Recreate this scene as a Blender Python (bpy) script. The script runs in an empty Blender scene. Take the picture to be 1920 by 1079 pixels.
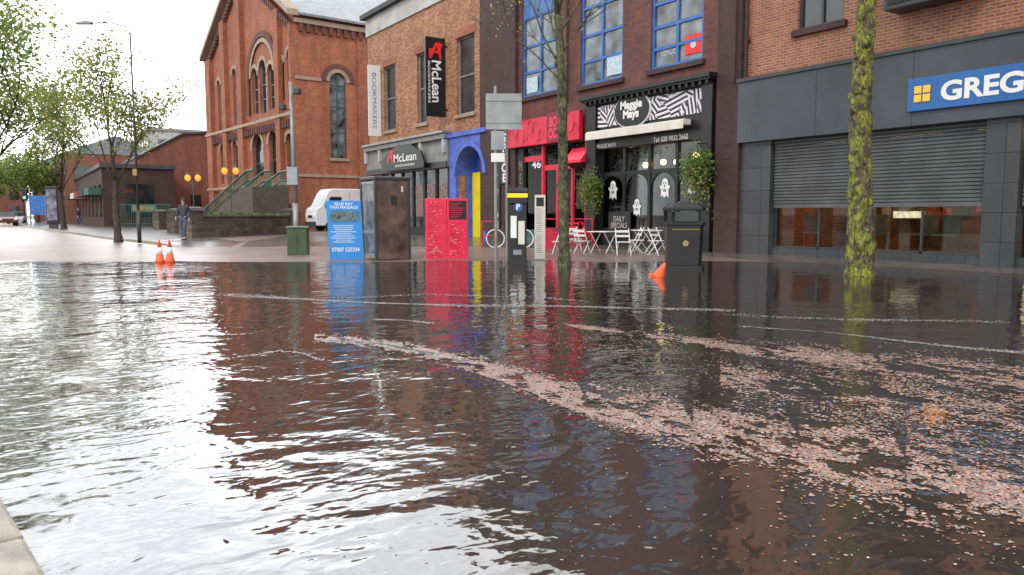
import bpy, math, random, bmesh
from mathutils import Vector, Matrix, Euler, noise
rad=math.radians
random.seed(7)
C=bpy.context.scene.collection
# ------------------------------------------------ camera
CAMH=1.2; F=1440.0
cam_d=bpy.data.cameras.new("camera"); cam=bpy.data.objects.new("camera",cam_d); C.objects.link(cam)
cam.location=(0,0,CAMH); cam.rotation_euler=(rad(90-5.42),0,rad(56.98))
cam_d.lens=27.0; cam_d.sensor_width=36; cam_d.clip_end=3000; cam_d.clip_start=0.05
bpy.context.scene.camera=cam
RM=Euler((rad(90-5.42),0,rad(56.98))).to_matrix()
YF=17.5
def ray(u,v): return RM@Vector(((u-960)/F,(539.5-v)/F,-1))
# survey of the real facade plane / ground plane from the reference
def fp(u,v,y=YF):
    d=ray(u,v); t=y/d.y; return d.x*t, CAMH+d.z*t
def gp(u,v,z=0.0):
    d=ray(u,v); t=(z-CAMH)/d.z; return d.x*t,d.y*t
def FX(u,v=300,y=YF): return fp(u,v,y)[0]
def FZ(u,v,y=YF): return fp(u,v,y)[1]
def rect(u0,u1,um,vt,vb,y=YF):
    vm=(vt+vb)/2
    return FX(u0,vm,y),FX(u1,vm,y),FZ(um,vb,y),FZ(um,vt,y)
# ------------------------------------------------ materials
def newmat(name):
    m=bpy.data.materials.new(name); m.use_nodes=True
    nt=m.node_tree; b=nt.nodes["Principled BSDF"]; return m,nt,b
def N(nt,t,**k):
    n=nt.nodes.new(t)
    for a,v in k.items(): setattr(n,a,v)
    return n
def c4(c,s=1): return (min(c[0]*s,1),min(c[1]*s,1),min(c[2]*s,1),1)
def mat(name,col,rough=.6,metal=0,var=.2,scale=2.5,bump=0.0,bscale=20,emit=0,spec=.5,col2=None,trans=0):
    m,nt,b=newmat(name)
    b.inputs["Roughness"].default_value=rough; b.inputs["Metallic"].default_value=metal
    b.inputs["Specular IOR Level"].default_value=spec
    tc=N(nt,"ShaderNodeTexCoord"); no=N(nt,"ShaderNodeTexNoise"); no.inputs["Scale"].default_value=scale; no.inputs["Detail"].default_value=5
    nt.links.new(tc.outputs["Object"],no.inputs["Vector"])
    mr=N(nt,"ShaderNodeMapRange"); mr.inputs[1].default_value=.3; mr.inputs[2].default_value=.7
    nt.links.new(no.outputs["Fac"],mr.inputs[0])
    mx=N(nt,"ShaderNodeMix",data_type='RGBA')
    mx.inputs[6].default_value=c4(col,1-var); mx.inputs[7].default_value=c4(col2 if col2 else col,1 if col2 else 1+var)
    nt.links.new(mr.outputs[0],mx.inputs[0]); nt.links.new(mx.outputs[2],b.inputs["Base Color"])
    if bump:
        n2=N(nt,"ShaderNodeTexNoise"); n2.inputs["Scale"].default_value=bscale; n2.inputs["Detail"].default_value=6
        nt.links.new(tc.outputs["Object"],n2.inputs["Vector"])
        bp=N(nt,"ShaderNodeBump"); bp.inputs["Strength"].default_value=1; bp.inputs["Distance"].default_value=bump
        nt.links.new(n2.outputs["Fac"],bp.inputs["Height"]); nt.links.new(bp.outputs[0],b.inputs["Normal"])
    if emit:
        nt.links.new(mx.outputs[2],b.inputs["Emission Color"]); b.inputs["Emission Strength"].default_value=emit
    if trans:
        t=N(nt,"ShaderNodeBsdfTranslucent"); nt.links.new(mx.outputs[2],t.inputs[0]); ms=N(nt,"ShaderNodeMixShader"); ms.inputs[0].default_value=trans
        nt.links.new(b.outputs[0],ms.inputs[1]); nt.links.new(t.outputs[0],ms.inputs[2]); nt.links.new(ms.outputs[0],nt.nodes["Material Output"].inputs[0])
    return m
def brick(name,c1,c2,mortar,w=.225,h=.075,ms=.009,stain=.35,rough=.75,off=.5):
    m,nt,b=newmat(name); b.inputs["Roughness"].default_value=rough
    tc=N(nt,"ShaderNodeTexCoord"); sp=N(nt,"ShaderNodeSeparateXYZ"); ad=N(nt,"ShaderNodeMath",operation='ADD'); cb=N(nt,"ShaderNodeCombineXYZ")
    L=nt.links.new
    L(tc.outputs["Object"],sp.inputs[0]); L(sp.outputs[0],ad.inputs[0]); L(sp.outputs[1],ad.inputs[1]); L(ad.outputs[0],cb.inputs[0]); L(sp.outputs[2],cb.inputs[1])
    br=N(nt,"ShaderNodeTexBrick"); br.offset=off
    br.inputs["Scale"].default_value=1; br.inputs["Brick Width"].default_value=w; br.inputs["Row Height"].default_value=h; br.inputs["Mortar Size"].default_value=ms
    br.inputs["Color1"].default_value=c4(c1); br.inputs["Color2"].default_value=c4(c2); br.inputs["Mortar"].default_value=c4(mortar)
    L(cb.outputs[0],br.inputs["Vector"])
    no=N(nt,"ShaderNodeTexNoise"); no.inputs["Scale"].default_value=.7; no.inputs["Detail"].default_value=8; no.inputs["Roughness"].default_value=.7
    mp=N(nt,"ShaderNodeMapping"); mp.inputs["Scale"].default_value=(1.6,1.6,.7); L(tc.outputs["Object"],mp.inputs[0]); L(mp.outputs[0],no.inputs["Vector"])
    mr=N(nt,"ShaderNodeMapRange"); mr.inputs[1].default_value=.3; mr.inputs[2].default_value=.7; mr.inputs[3].default_value=1-stain; mr.inputs[4].default_value=1.18
    L(no.outputs["Fac"],mr.inputs[0])
    mx=N(nt,"ShaderNodeMix",data_type='RGBA',blend_type='MULTIPLY'); mx.inputs[0].default_value=1
    L(br.outputs["Color"],mx.inputs[6]); L(mr.outputs[0],mx.inputs[7]); L(mx.outputs[2],b.inputs["Base Color"])
    bp=N(nt,"ShaderNodeBump"); bp.inputs["Distance"].default_value=.008; bp.inputs["Strength"].default_value=.7; bp.invert=True
    L(br.outputs["Fac"],bp.inputs["Height"]); L(bp.outputs[0],b.inputs["Normal"])
    return m
def glassy(name,col=(.02,.025,.03),var=.6,scale=.8,rough=.05):
    return mat(name,col,rough=rough,var=var,scale=scale,spec=.9)
def seeglass(name,tint=(.75,.8,.8),ior=1.4):
    m,nt,b=newmat(name); nt.nodes.remove(b); out=nt.nodes["Material Output"]
    t=N(nt,"ShaderNodeBsdfTransparent"); t.inputs[0].default_value=c4(tint)
    g=N(nt,"ShaderNodeBsdfGlossy"); g.inputs["Roughness"].default_value=.02
    fr=N(nt,"ShaderNodeFresnel"); fr.inputs[0].default_value=ior
    mx=N(nt,"ShaderNodeMixShader"); L=nt.links.new
    L(fr.outputs[0],mx.inputs[0]); L(t.outputs[0],mx.inputs[1]); L(g.outputs[0],mx.inputs[2]); L(mx.outputs[0],out.inputs[0]); return m
MT={}
MT['brick_orange']=brick("church_brick",(.49,.145,.06),(.31,.078,.038),(.30,.16,.10),stain=.42)
MT['brick_mclean']=brick("speckled_brick",(.30,.085,.045),(.52,.28,.13),(.27,.15,.10))
MT['brick_dark']=brick("dark_brick",(.21,.060,.044),(.12,.038,.031),(.13,.08,.065),stain=.5)
MT['brick_brown']=brick("brown_painted_brick",(.085,.036,.032),(.055,.026,.024),(.05,.03,.026),stain=.4)
MT['brick_light']=brick("light_brick",(.42,.135,.06),(.26,.075,.04),(.36,.26,.19),stain=.35,ms=.012)
MT['brick_far']=brick("far_brick",(.28,.085,.048),(.18,.055,.038),(.2,.11,.08))
MT['rubble']=brick("rubble_stone",(.20,.15,.12),(.10,.06,.05),(.13,.11,.09),w=.42,h=.16,ms=.02,stain=.5)
MT['slate']=brick("roof_slate",(.26,.27,.29),(.19,.20,.22),(.09,.09,.10),w=.3,h=.2,ms=.01,rough=.35,stain=.2)
MT['stone']=mat("pale_stone",(.34,.25,.18),bump=.003)
MT['stepstone']=mat("step_stone",(.08,.062,.052),bump=.003)
MT['render_grey']=mat("grey_render",(.42,.42,.41),bump=.002,var=.25,scale=1.2)
MT['mid_grey']=mat("mid_grey_paint",(.22,.22,.22),var=.25)
MT['kerb']=mat("kerb_granite",(.30,.27,.21),rough=.5,var=.35,scale=7,bump=.006,bscale=60)
MT['pave']=brick("paving_slabs",(.15,.125,.112),(.10,.088,.08),(.06,.052,.048),w=.6,h=.45,ms=.012,rough=.22,stain=.45)
MT['slategrey']=mat("slate_grey_cladding",(.052,.061,.070),rough=.4,var=.25,scale=1.0)
MT['tile']=brick("dark_tiles",(.06,.062,.065),(.045,.047,.05),(.02,.02,.02),w=.62,h=.62,ms=.01,rough=.35,stain=.3,off=0)
MT['shutter']=mat("shutter_steel",(.11,.113,.115),rough=.5,metal=.2,var=.25,scale=1.2)
MT['black']=mat("black_paint",(.012,.012,.013),rough=.35)
MT['blackmat']=mat("black_matt",(.02,.02,.022),rough=.6)
MT['white']=mat("white_paint",(.78,.78,.77),rough=.45,var=.06)
MT['cream']=mat("cream_fabric",(.66,.63,.55),rough=.6,var=.1)
MT['blue_frame']=mat("blue_window_paint",(.03,.13,.40),rough=.45,var=.25)
MT['blue_sign']=mat("blue_sign",(.015,.12,.36),rough=.35,var=.08)
MT['blue_poster']=mat("blue_poster",(.03,.25,.66),rough=.35,var=.15,scale=1.2)
MT['purple']=mat("violet_blue_paint",(.065,.12,.50),rough=.5,var=.3)
MT['yellow']=mat("yellow_paint",(.90,.72,.01),rough=.4,var=.08)
MT['yellowsq']=mat("yellow_sign",(.95,.55,.04),rough=.4,var=.03)
MT['gold']=mat("dull_gold",(.35,.24,.07),rough=.4,var=.2)
MT['red']=mat("red_paint",(.66,.012,.05),rough=.4,var=.15)
MT['redboard']=mat("red_board",(.82,.03,.085),rough=.35,var=.12)
MT['printred']=mat("dark_red_print",(.40,.012,.04),rough=.4)
MT['darkred']=mat("dark_red",(.24,.01,.03),rough=.5)
MT['logo_red']=mat("logo_red",(.80,.02,.02),rough=.5,var=.05)
MT['grey_metal']=mat("galvanised_metal",(.28,.29,.29),rough=.45,metal=.4,var=.2)
MT['signback']=mat("sign_back",(.30,.32,.32),rough=.5,var=.2)
MT['dark_metal']=mat("dark_metal",(.05,.055,.055),rough=.45,metal=.2)
MT['rust']=mat("brown_kiosk_panel",(.10,.055,.045),rough=.25,var=.45,scale=2.4,col2=(.19,.12,.10))
MT['green_metal']=mat("green_cabinet",(.05,.085,.04),rough=.5,var=.3)
MT['green_rail']=mat("green_rail",(.03,.11,.08),rough=.5)
MT['orange']=mat("orange_plastic",(.88,.12,.025),rough=.45,var=.1)
MT['glass']=glassy("window_glass",(.03,.035,.04))
MT['glassb']=glassy("window_glass_bluish",(.12,.14,.155),var=.9,scale=1.8)
MT['glassd']=glassy("dark_glass",(.012,.014,.016))
MT['glassm']=mat("dusty_glass",(.02,.022,.024),rough=.4,var=.7,scale=1.5,col2=(.06,.06,.055))
MT['see']=seeglass("shop_glass",(.8,.82,.8),1.35)
MT['kfrost']=mat("scratched_kiosk_glazing",(.14,.15,.15),rough=.25,var=.5,scale=5)
MT['interior']=mat("shop_interior",(.055,.035,.025),rough=.7,var=.7,scale=2,col2=(.13,.06,.04))
MT['gint']=mat("bakery_interior",(.22,.08,.045),rough=.6,var=.8,scale=1.6,col2=(.34,.19,.11))
MT['ginto']=mat("bakery_orange_display",(.50,.13,.05),rough=.5,var=.6,scale=4)
MT['warm']=mat("warm_lamp",(1,.62,.28),var=.02,emit=12)
MT['globe']=mat("globe_lamp_glow",(1,.24,.035),var=.05,emit=1.7)
MT['panelglow']=mat("light_panel",(1,.78,.5),var=.5,scale=6,emit=1.3)
MT['greenlight']=mat("green_signal",(.05,1,.35),var=.02,emit=3)
MT['rubber']=mat("tyre_rubber",(.02,.02,.02),rough=.8)
MT['vanwhite']=mat("van_white",(.72,.74,.76),rough=.25,var=.05)
MT['carred']=mat("car_dark_red",(.13,.03,.03),rough=.25); MT['carblue']=mat("car_blue",(.06,.10,.16),rough=.25); MT['carsilver']=mat("car_silver",(.4,.42,.44),rough=.25)
MT['taillight']=mat("tail_light",(.7,.02,.02),emit=.6)
MT['headlight']=mat("headlight",(.8,.8,.75),rough=.15)
MT['skin']=mat("skin",(.52,.33,.25),rough=.5); MT['jeans']=mat("jeans",(.06,.09,.16),rough=.8); MT['jacket']=mat("dark_jacket",(.045,.05,.06),rough=.8)
MT['hair']=mat("brown_hair",(.05,.03,.02),rough=.7)
MT['chalk']=mat("chalkboard",(.03,.03,.03),rough=.8)
MT['teal']=mat("greenish_interior",(.05,.13,.10),rough=.3,var=.5,scale=3)
MT['poster_mix']=mat("poster_print",(.55,.25,.10),rough=.4,var=.9,scale=14,col2=(.12,.25,.30))
MT['poster_dim']=mat("poster_dim",(.16,.18,.2),rough=.4,var=.9,scale=7,col2=(.35,.2,.16))
MT['poster_pale']=mat("poster_pale",(.45,.55,.62),rough=.4,var=.3,scale=12)
MT['totem']=mat("totem_screen",(.10,.03,.12),rough=.3,var=.9,scale=3,col2=(.3,.3,.4))
MT['wood']=mat("wood",(.12,.07,.04),rough=.6)
def bark(name,c1,c2,amt,ns=3.2,lo=.25):
    m,nt,b=newmat(name); b.inputs["Roughness"].default_value=.85; L=nt.links.new
    tc=N(nt,"ShaderNodeTexCoord"); mp=N(nt,"ShaderNodeMapping"); mp.inputs["Scale"].default_value=(1,1,.45)
    L(tc.outputs["Object"],mp.inputs[0])
    n1=N(nt,"ShaderNodeTexNoise"); n1.inputs["Scale"].default_value=ns; n1.inputs["Detail"].default_value=10; n1.inputs["Roughness"].default_value=.82
    n2=N(nt,"ShaderNodeTexNoise"); n2.inputs["Scale"].default_value=24; n2.inputs["Detail"].default_value=7; n2.inputs["Roughness"].default_value=.7
    L(tc.outputs["Object"],n1.inputs[0]); L(mp.outputs[0],n2.inputs[0])
    r=N(nt,"ShaderNodeMapRange"); r.inputs[1].default_value=.55-amt*.2; r.inputs[2].default_value=.66-amt*.2; L(n1.outputs["Fac"],r.inputs[0])
    mx=N(nt,"ShaderNodeMix",data_type='RGBA'); mx.inputs[6].default_value=c4(c1); mx.inputs[7].default_value=c4(c2); L(r.outputs[0],mx.inputs[0])
    m2=N(nt,"ShaderNodeMix",data_type='RGBA',blend_type='MULTIPLY'); m2.inputs[0].default_value=1
    r2=N(nt,"ShaderNodeMapRange"); r2.inputs[1].default_value=.38; r2.inputs[2].default_value=.62; r2.inputs[3].default_value=lo; r2.inputs[4].default_value=1.5
    L(n2.outputs["Fac"],r2.inputs[0]); L(mx.outputs[2],m2.inputs[6]); L(r2.outputs[0],m2.inputs[7]); L(m2.outputs[2],b.inputs["Base Color"])
    bp=N(nt,"ShaderNodeBump"); bp.inputs["Distance"].default_value=.05; L(n2.outputs["Fac"],bp.inputs["Height"]); L(bp.outputs[0],b.inputs["Normal"])
    return m
MT['bark_moss']=bark("mossy_bark",(.085,.066,.05),(.27,.29,.035),.50,4.0)
MT['bark_mid']=bark("lichen_bark",(.075,.065,.045),(.15,.17,.06),.45)
MT['bark']=bark("bark",(.075,.055,.04),(.10,.10,.05),.1)
MT['leaf_g']=mat("leaf_green",(.13,.24,.045),var=.3,scale=1.2,col2=(.24,.36,.08),trans=.5); MT['leaf_y']=mat("leaf_yellowgreen",(.32,.36,.09),var=.3,scale=1.2,col2=(.50,.48,.14),trans=.5); MT['leaf_d']=mat("leaf_dark",(.06,.13,.025),var=.3,scale=1.2,col2=(.10,.18,.035),trans=.4)
MT['road']=mat("wet_road",(.19,.135,.12),rough=.3,var=.25,scale=.6,bump=.004,bscale=60,col2=(.28,.195,.17))
MT['ground']=mat("ground",(.09,.075,.065),rough=.6,var=.25,scale=.6,bump=.004,col2=(.12,.10,.09))
MT['sideroad']=mat("side_road",(.17,.115,.10),rough=.32,var=.25,scale=.6,bump=.004,bscale=60,col2=(.22,.15,.13))
def watermat():
    m,nt,b=newmat("flood_water"); L=nt.links.new
    b.inputs["Roughness"].default_value=.05; b.inputs["IOR"].default_value=2.15; b.inputs["Specular IOR Level"].default_value=.5
    tc=N(nt,"ShaderNodeTexCoord")
    nc=N(nt,"ShaderNodeTexNoise"); nc.inputs["Scale"].default_value=.35; nc.inputs["Detail"].default_value=4; L(tc.outputs["Object"],nc.inputs[0])
    mx=N(nt,"ShaderNodeMix",data_type='RGBA'); mx.inputs[6].default_value=(.022,.017,.015,1); mx.inputs[7].default_value=(.045,.034,.029,1)
    L(nc.outputs["Fac"],mx.inputs[0]); L(mx.outputs[2],b.inputs["Base Color"])
    def layer(scale,sx,sy,rot,amp,detail=1,dist=0.4):
        mp=N(nt,"ShaderNodeMapping"); mp.inputs["Scale"].default_value=(sx,sy,1); mp.inputs["Rotation"].default_value=(0,0,rad(rot))
        L(tc.outputs["Object"],mp.inputs[0]); n=N(nt,"ShaderNodeTexNoise"); n.inputs["Scale"].default_value=scale; n.inputs["Detail"].default_value=detail
        n.inputs["Distortion"].default_value=dist; L(mp.outputs[0],n.inputs[0])
        mu=N(nt,"ShaderNodeMath",operation='MULTIPLY'); mu.inputs[1].default_value=amp; L(n.outputs["Fac"],mu.inputs[0]); return mu
    Ls=[layer(1.4,1.3,.9,33,.018,1,.8),layer(4.6,1.35,.85,28,.0088,1.5,.7),layer(9.5,1.2,.9,5,.0036,1,.6),layer(24,1.2,.9,45,.0006)]
    sp=N(nt,"ShaderNodeSeparateXYZ"); L(tc.outputs["Object"],sp.inputs[0])
    gy=N(nt,"ShaderNodeMapRange"); gy.inputs[1].default_value=2.4; gy.inputs[2].default_value=8; gy.inputs[3].default_value=1.0; gy.inputs[4].default_value=.42; L(sp.outputs[1],gy.inputs[0])
    pa=N(nt,"ShaderNodeTexNoise"); pa.inputs["Scale"].default_value=.55; pa.inputs["Detail"].default_value=3; L(tc.outputs["Object"],pa.inputs[0])
    pr=N(nt,"ShaderNodeMapRange"); pr.inputs[1].default_value=.38; pr.inputs[2].default_value=.62; pr.inputs[3].default_value=.5; pr.inputs[4].default_value=1.25; L(pa.outputs["Fac"],pr.inputs[0])
    cur=Ls[0]
    for l in Ls[1:]:
        s=N(nt,"ShaderNodeMath",operation='ADD'); L(cur.outputs[0],s.inputs[0]); L(l.outputs[0],s.inputs[1]); cur=s
    s3=N(nt,"ShaderNodeMath",operation='MULTIPLY'); L(cur.outputs[0],s3.inputs[0]); L(pr.outputs[0],s3.inputs[1])
    s4=N(nt,"ShaderNodeMath",operation='MULTIPLY'); L(s3.outputs[0],s4.inputs[0]); L(gy.outputs[0],s4.inputs[1])
    bp=N(nt,"ShaderNodeBump"); bp.inputs["Distance"].default_value=1; bp.inputs["Strength"].default_value=1; L(s4.outputs[0],bp.inputs["Height"]); L(bp.outputs[0],b.inputs["Normal"])
    return m
MT['water']=watermat()
def patternmat():
    m,nt,b=newmat("monochrome_pattern"); L=nt.links.new
    tc=N(nt,"ShaderNodeTexCoord"); v=N(nt,"ShaderNodeTexVoronoi",feature='F1'); v.distance='MANHATTAN'; v.inputs["Scale"].default_value=1.9; L(tc.outputs["Object"],v.inputs[0])
    mu=N(nt,"ShaderNodeMath",operation='MULTIPLY'); mu.inputs[1].default_value=9; L(v.outputs["Color"],mu.inputs[0])
    vr=N(nt,"ShaderNodeVectorRotate",rotation_type='Y_AXIS'); L(tc.outputs["Object"],vr.inputs["Vector"]); L(mu.outputs[0],vr.inputs["Angle"])
    w=N(nt,"ShaderNodeTexWave"); w.inputs["Scale"].default_value=2.1; w.inputs["Distortion"].default_value=0; L(vr.outputs[0],w.inputs[0])
    g=N(nt,"ShaderNodeMath",operation='GREATER_THAN'); g.inputs[1].default_value=.5; L(w.outputs["Fac"],g.inputs[0])
    mx=N(nt,"ShaderNodeMix",data_type='RGBA'); mx.inputs[6].default_value=(.02,.02,.025,1); mx.inputs[7].default_value=(.74,.68,.74,1); L(g.outputs[0],mx.inputs[0]); L(mx.outputs[2],b.inputs["Base Color"]); return m
MT['pattern']=patternmat()
# ------------------------------------------------ mesh builder
ORG=Vector((0,0,0))
class M:
    def __init__(s): s.v=[];s.f=[];s.mi=[];s.m=[]
    def _m(s,k):
        if k not in s.m: s.m.append(k)
        return s.m.index(k)
    def add(s,vs,fs,k):
        o=len(s.v); s.v+= [tuple(a) for a in vs]; i=s._m(k)
        for f in fs: s.f.append(tuple(o+j for j in f)); s.mi.append(i)
        return s
    def box(s,x0,x1,y0,y1,z0,z1,k):
        vs=[(x0,y0,z0),(x1,y0,z0),(x1,y1,z0),(x0,y1,z0),(x0,y0,z1),(x1,y0,z1),(x1,y1,z1),(x0,y1,z1)]
        return s.add(vs,[(0,3,2,1),(4,5,6,7),(0,1,5,4),(1,2,6,5),(2,3,7,6),(3,0,4,7)],k)
    def prism(s,p,y0,y1,k):
        n=len(p); vs=[(a,y0,b) for a,b in p]+[(a,y1,b) for a,b in p]
        return s.add(vs,[tuple(range(n)),tuple(range(2*n-1,n-1,-1))]+[(i,(i+1)%n,n+(i+1)%n,n+i) for i in range(n)],k)
    def prismx(s,p,x0,x1,k):
        n=len(p); vs=[(x0,a,b) for a,b in p]+[(x1,a,b) for a,b in p]
        return s.add(vs,[tuple(range(n)),tuple(range(2*n-1,n-1,-1))]+[(i,(i+1)%n,n+(i+1)%n,n+i) for i in range(n)],k)
    def prismz(s,p,z0,z1,k):
        n=len(p); vs=[(a,b,z0) for a,b in p]+[(a,b,z1) for a,b in p]
        return s.add(vs,[tuple(range(n)),tuple(range(2*n-1,n-1,-1))]+[(i,(i+1)%n,n+(i+1)%n,n+i) for i in range(n)],k)
    def quad(s,pts,k): return s.add(pts,[tuple(range(len(pts)))],k)
    def tube(s,pts,rs,k,n=8,wob=0,seed=0):
        pts=[Vector(p) for p in pts]
        if not hasattr(rs,'__len__'): rs=[rs]*len(pts)
        vs=[];up=None
        for i,p in enumerate(pts):
            d=(pts[min(i+1,len(pts)-1)]-pts[max(i-1,0)]).normalized()
            if up is None:
                up=Vector((1,0,0)) if abs(d.x)<.8 else Vector((0,1,0))
            a=(up-d*up.dot(d)).normalized(); up=a; b=d.cross(a)
            for j in range(n):
                t=2*math.pi*j/n; r=rs[i]
                if wob: r*=1+wob*(noise.noise(Vector((math.cos(t)*1.3+seed,math.sin(t)*1.3,p.z*2.2)))*2+noise.noise(Vector((math.cos(t)*3+seed,math.sin(t)*3,p.z*7)))*1.6)
                vs.append(p+a*math.cos(t)*r+b*math.sin(t)*r)
        fs=[]
        for i in range(len(pts)-1):
            for j in range(n): fs.append((i*n+j,i*n+(j+1)%n,(i+1)*n+(j+1)%n,(i+1)*n+j))
        fs.append(tuple(range(n-1,-1,-1))); fs.append(tuple((len(pts)-1)*n+j for j in range(n)))
        return s.add(vs,fs,k)
    def lathe(s,prof,k,c=(0,0,0),n=16):
        vs=[];m=len(prof)
        for r,z in prof:
            for j in range(n):
                t=2*math.pi*j/n; vs.append((c[0]+r*math.cos(t),c[1]+r*math.sin(t),c[2]+z))
        fs=[]
        for i in range(m-1):
            for j in range(n): fs.append((i*n+j,i*n+(j+1)%n,(i+1)*n+(j+1)%n,(i+1)*n+j))
        fs.append(tuple(range(n-1,-1,-1))); fs.append(tuple((m-1)*n+j for j in range(n)))
        return s.add(vs,fs,k)
    def ball(s,c,r,k,sx=1,sy=1,sz=1,n=14,m=9):
        vs=[];
        for i in range(m+1):
            ph=math.pi*(i/m)
            rr=max(math.sin(ph),.02)
            for j in range(n):
                t=2*math.pi*j/n; vs.append((c[0]+r*sx*rr*math.cos(t),c[1]+r*sy*rr*math.sin(t),c[2]-r*sz*math.cos(ph)))
        fs=[]
        for i in range(m):
            for j in range(n): fs.append((i*n+j,i*n+(j+1)%n,(i+1)*n+(j+1)%n,(i+1)*n+j))
        fs.append(tuple(range(n-1,-1,-1))); fs.append(tuple(m*n+j for j in range(n)))
        return s.add(vs,fs,k)
    def disc(s,cx,cz,rx,rz,y0,y1,k,n=28):
        return s.prism([(cx+rx*math.cos(2*math.pi*i/n),cz+rz*math.sin(2*math.pi*i/n)) for i in range(n)],y0,y1,k)
    def wheelx(s,c,r,w,k,n=20):
        return s.prismx([(c[1]+r*math.cos(2*math.pi*i/n),c[2]+r*math.sin(2*math.pi*i/n)) for i in range(n)],c[0]-w/2,c[0]+w/2,k)
    def wall(s,x0,x1,z0,z1,y0,y1,holes,k):
        xs=sorted(set([x0,x1]+[min(max(h[0],x0),x1) for h in holes]+[min(max(h[1],x0),x1) for h in holes]))
        for a,b in zip(xs[:-1],xs[1:]):
            if b-a<1e-4: continue
            c=(a+b)/2; hs=sorted([(h[2],h[3]) for h in holes if h[0]<c<h[1]])
            z=z0
            for h0,h1 in hs:
                if h0>z+1e-3: s.box(a,b,y0,y1,z,h0,k)
                z=max(z,h1)
            if z<z1-1e-3: s.box(a,b,y0,y1,z,z1,k)
        return s
    def archfill(s,x0,x1,zt,y0,y1,k,n=12):
        r=(x1-x0)/2;xc=(x0+x1)/2;zc=zt-r
        P=[(xc-r*math.cos(math.pi*i/n),zc+r*math.sin(math.pi*i/n)) for i in range(n+1)]
        for a,b in zip(P[:-1],P[1:]): s.prism([a,b,(b[0],zt+.001),(a[0],zt+.001)],y0,y1,k)
        return s
    def archring(s,x0,x1,zt,w,y0,y1,k,n=14):
        r=(x1-x0)/2;xc=(x0+x1)/2;zc=zt-r
        for i in range(n):
            a=math.pi*i/n;b=math.pi*(i+1)/n
            s.prism([(xc-r*math.cos(a),zc+r*math.sin(a)),(xc-r*math.cos(b),zc+r*math.sin(b)),(xc-(r+w)*math.cos(b),zc+(r+w)*math.sin(b)),(xc-(r+w)*math.cos(a),zc+(r+w)*math.sin(a))],y0,y1,k)
        return s
    def obj(s,name,parent=None,smooth=False,bevel=0,recalc=True,org=None,loc=None,rot=None):
        o_=ORG if org is None else Vector(org)
        me=bpy.data.meshes.new(name)
        me.from_pydata([(a[0]-o_.x,a[1]-o_.y,a[2]-o_.z) for a in s.v],[],s.f)
        for k in s.m: me.materials.append(MT[k])
        me.polygons.foreach_set("material_index",s.mi)
        if recalc:
            bm=bmesh.new(); bm.from_mesh(me); bmesh.ops.recalc_face_normals(bm,faces=bm.faces); bm.to_mesh(me); bm.free()
        if smooth: me.polygons.foreach_set("use_smooth",[True]*len(me.polygons))
        ob=bpy.data.objects.new(name,me); C.objects.link(ob)
        if parent: ob.parent=parent
        if loc: ob.location=loc
        if rot: ob.rotation_euler=rot
        if bevel:
            b=ob.modifiers.new("bevel",'BEVEL'); b.width=bevel; b.segments=2; b.limit_method='ANGLE'
        return ob
def T(name,label,cat,loc=(0,0,0),rz=0,group=None,world=False):
    global ORG
    o=bpy.data.objects.new(name,None); C.objects.link(o); o.location=loc; o.rotation_euler=(0,0,rad(rz)); o.empty_display_size=.2
    o["label"]=label; o["category"]=cat
    if group: o["group"]=group
    ORG=Vector(loc) if world else Vector((0,0,0))
    return o
def dup(root,loc,rz=None,label=None,sc=None):
    def rec(o,p):
        c=o.copy(); C.objects.link(c)
        if p: c.parent=p
        for ch in o.children: rec(ch,c)
        return c
    n=rec(root,None); n.location=loc
    if rz is not None: n.rotation_euler[2]=rad(rz)
    if label: n["label"]=label
    if sc: n.scale=(sc,sc,sc)
    return n
def text(s,parent,k,cx,cz,w,h,y,bold=.012,depth=.006,name="lettering",shear=0,fit=True):
    cu=bpy.data.curves.new("t",'FONT'); cu.body=s; cu.align_x='CENTER'; cu.extrude=0; cu.offset=bold; cu.shear=shear; cu.resolution_u=4; cu.space_line=.85
    ob=bpy.data.objects.new("t",cu); C.objects.link(ob)
    dg=bpy.context.evaluated_depsgraph_get(); me=bpy.data.meshes.new_from_object(ob.evaluated_get(dg))
    bpy.data.objects.remove(ob); bpy.data.curves.remove(cu)
    xs=[v.co.x for v in me.vertices]; ys=[v.co.y for v in me.vertices]
    sx=w/(max(xs)-min(xs)); sy=h/(max(ys)-min(ys)); mx=(max(xs)+min(xs))/2; my=(max(ys)+min(ys))/2
    for v in me.vertices:
        x=(v.co.x-mx)*sx+cx-ORG.x; z=(v.co.y-my)*sy+cz-ORG.z; v.co=(x,y-ORG.y,z)
    me.materials.clear(); me.materials.append(MT[k])
    o=bpy.data.objects.new(name,me); C.objects.link(o); o.parent=parent
    return o
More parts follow.
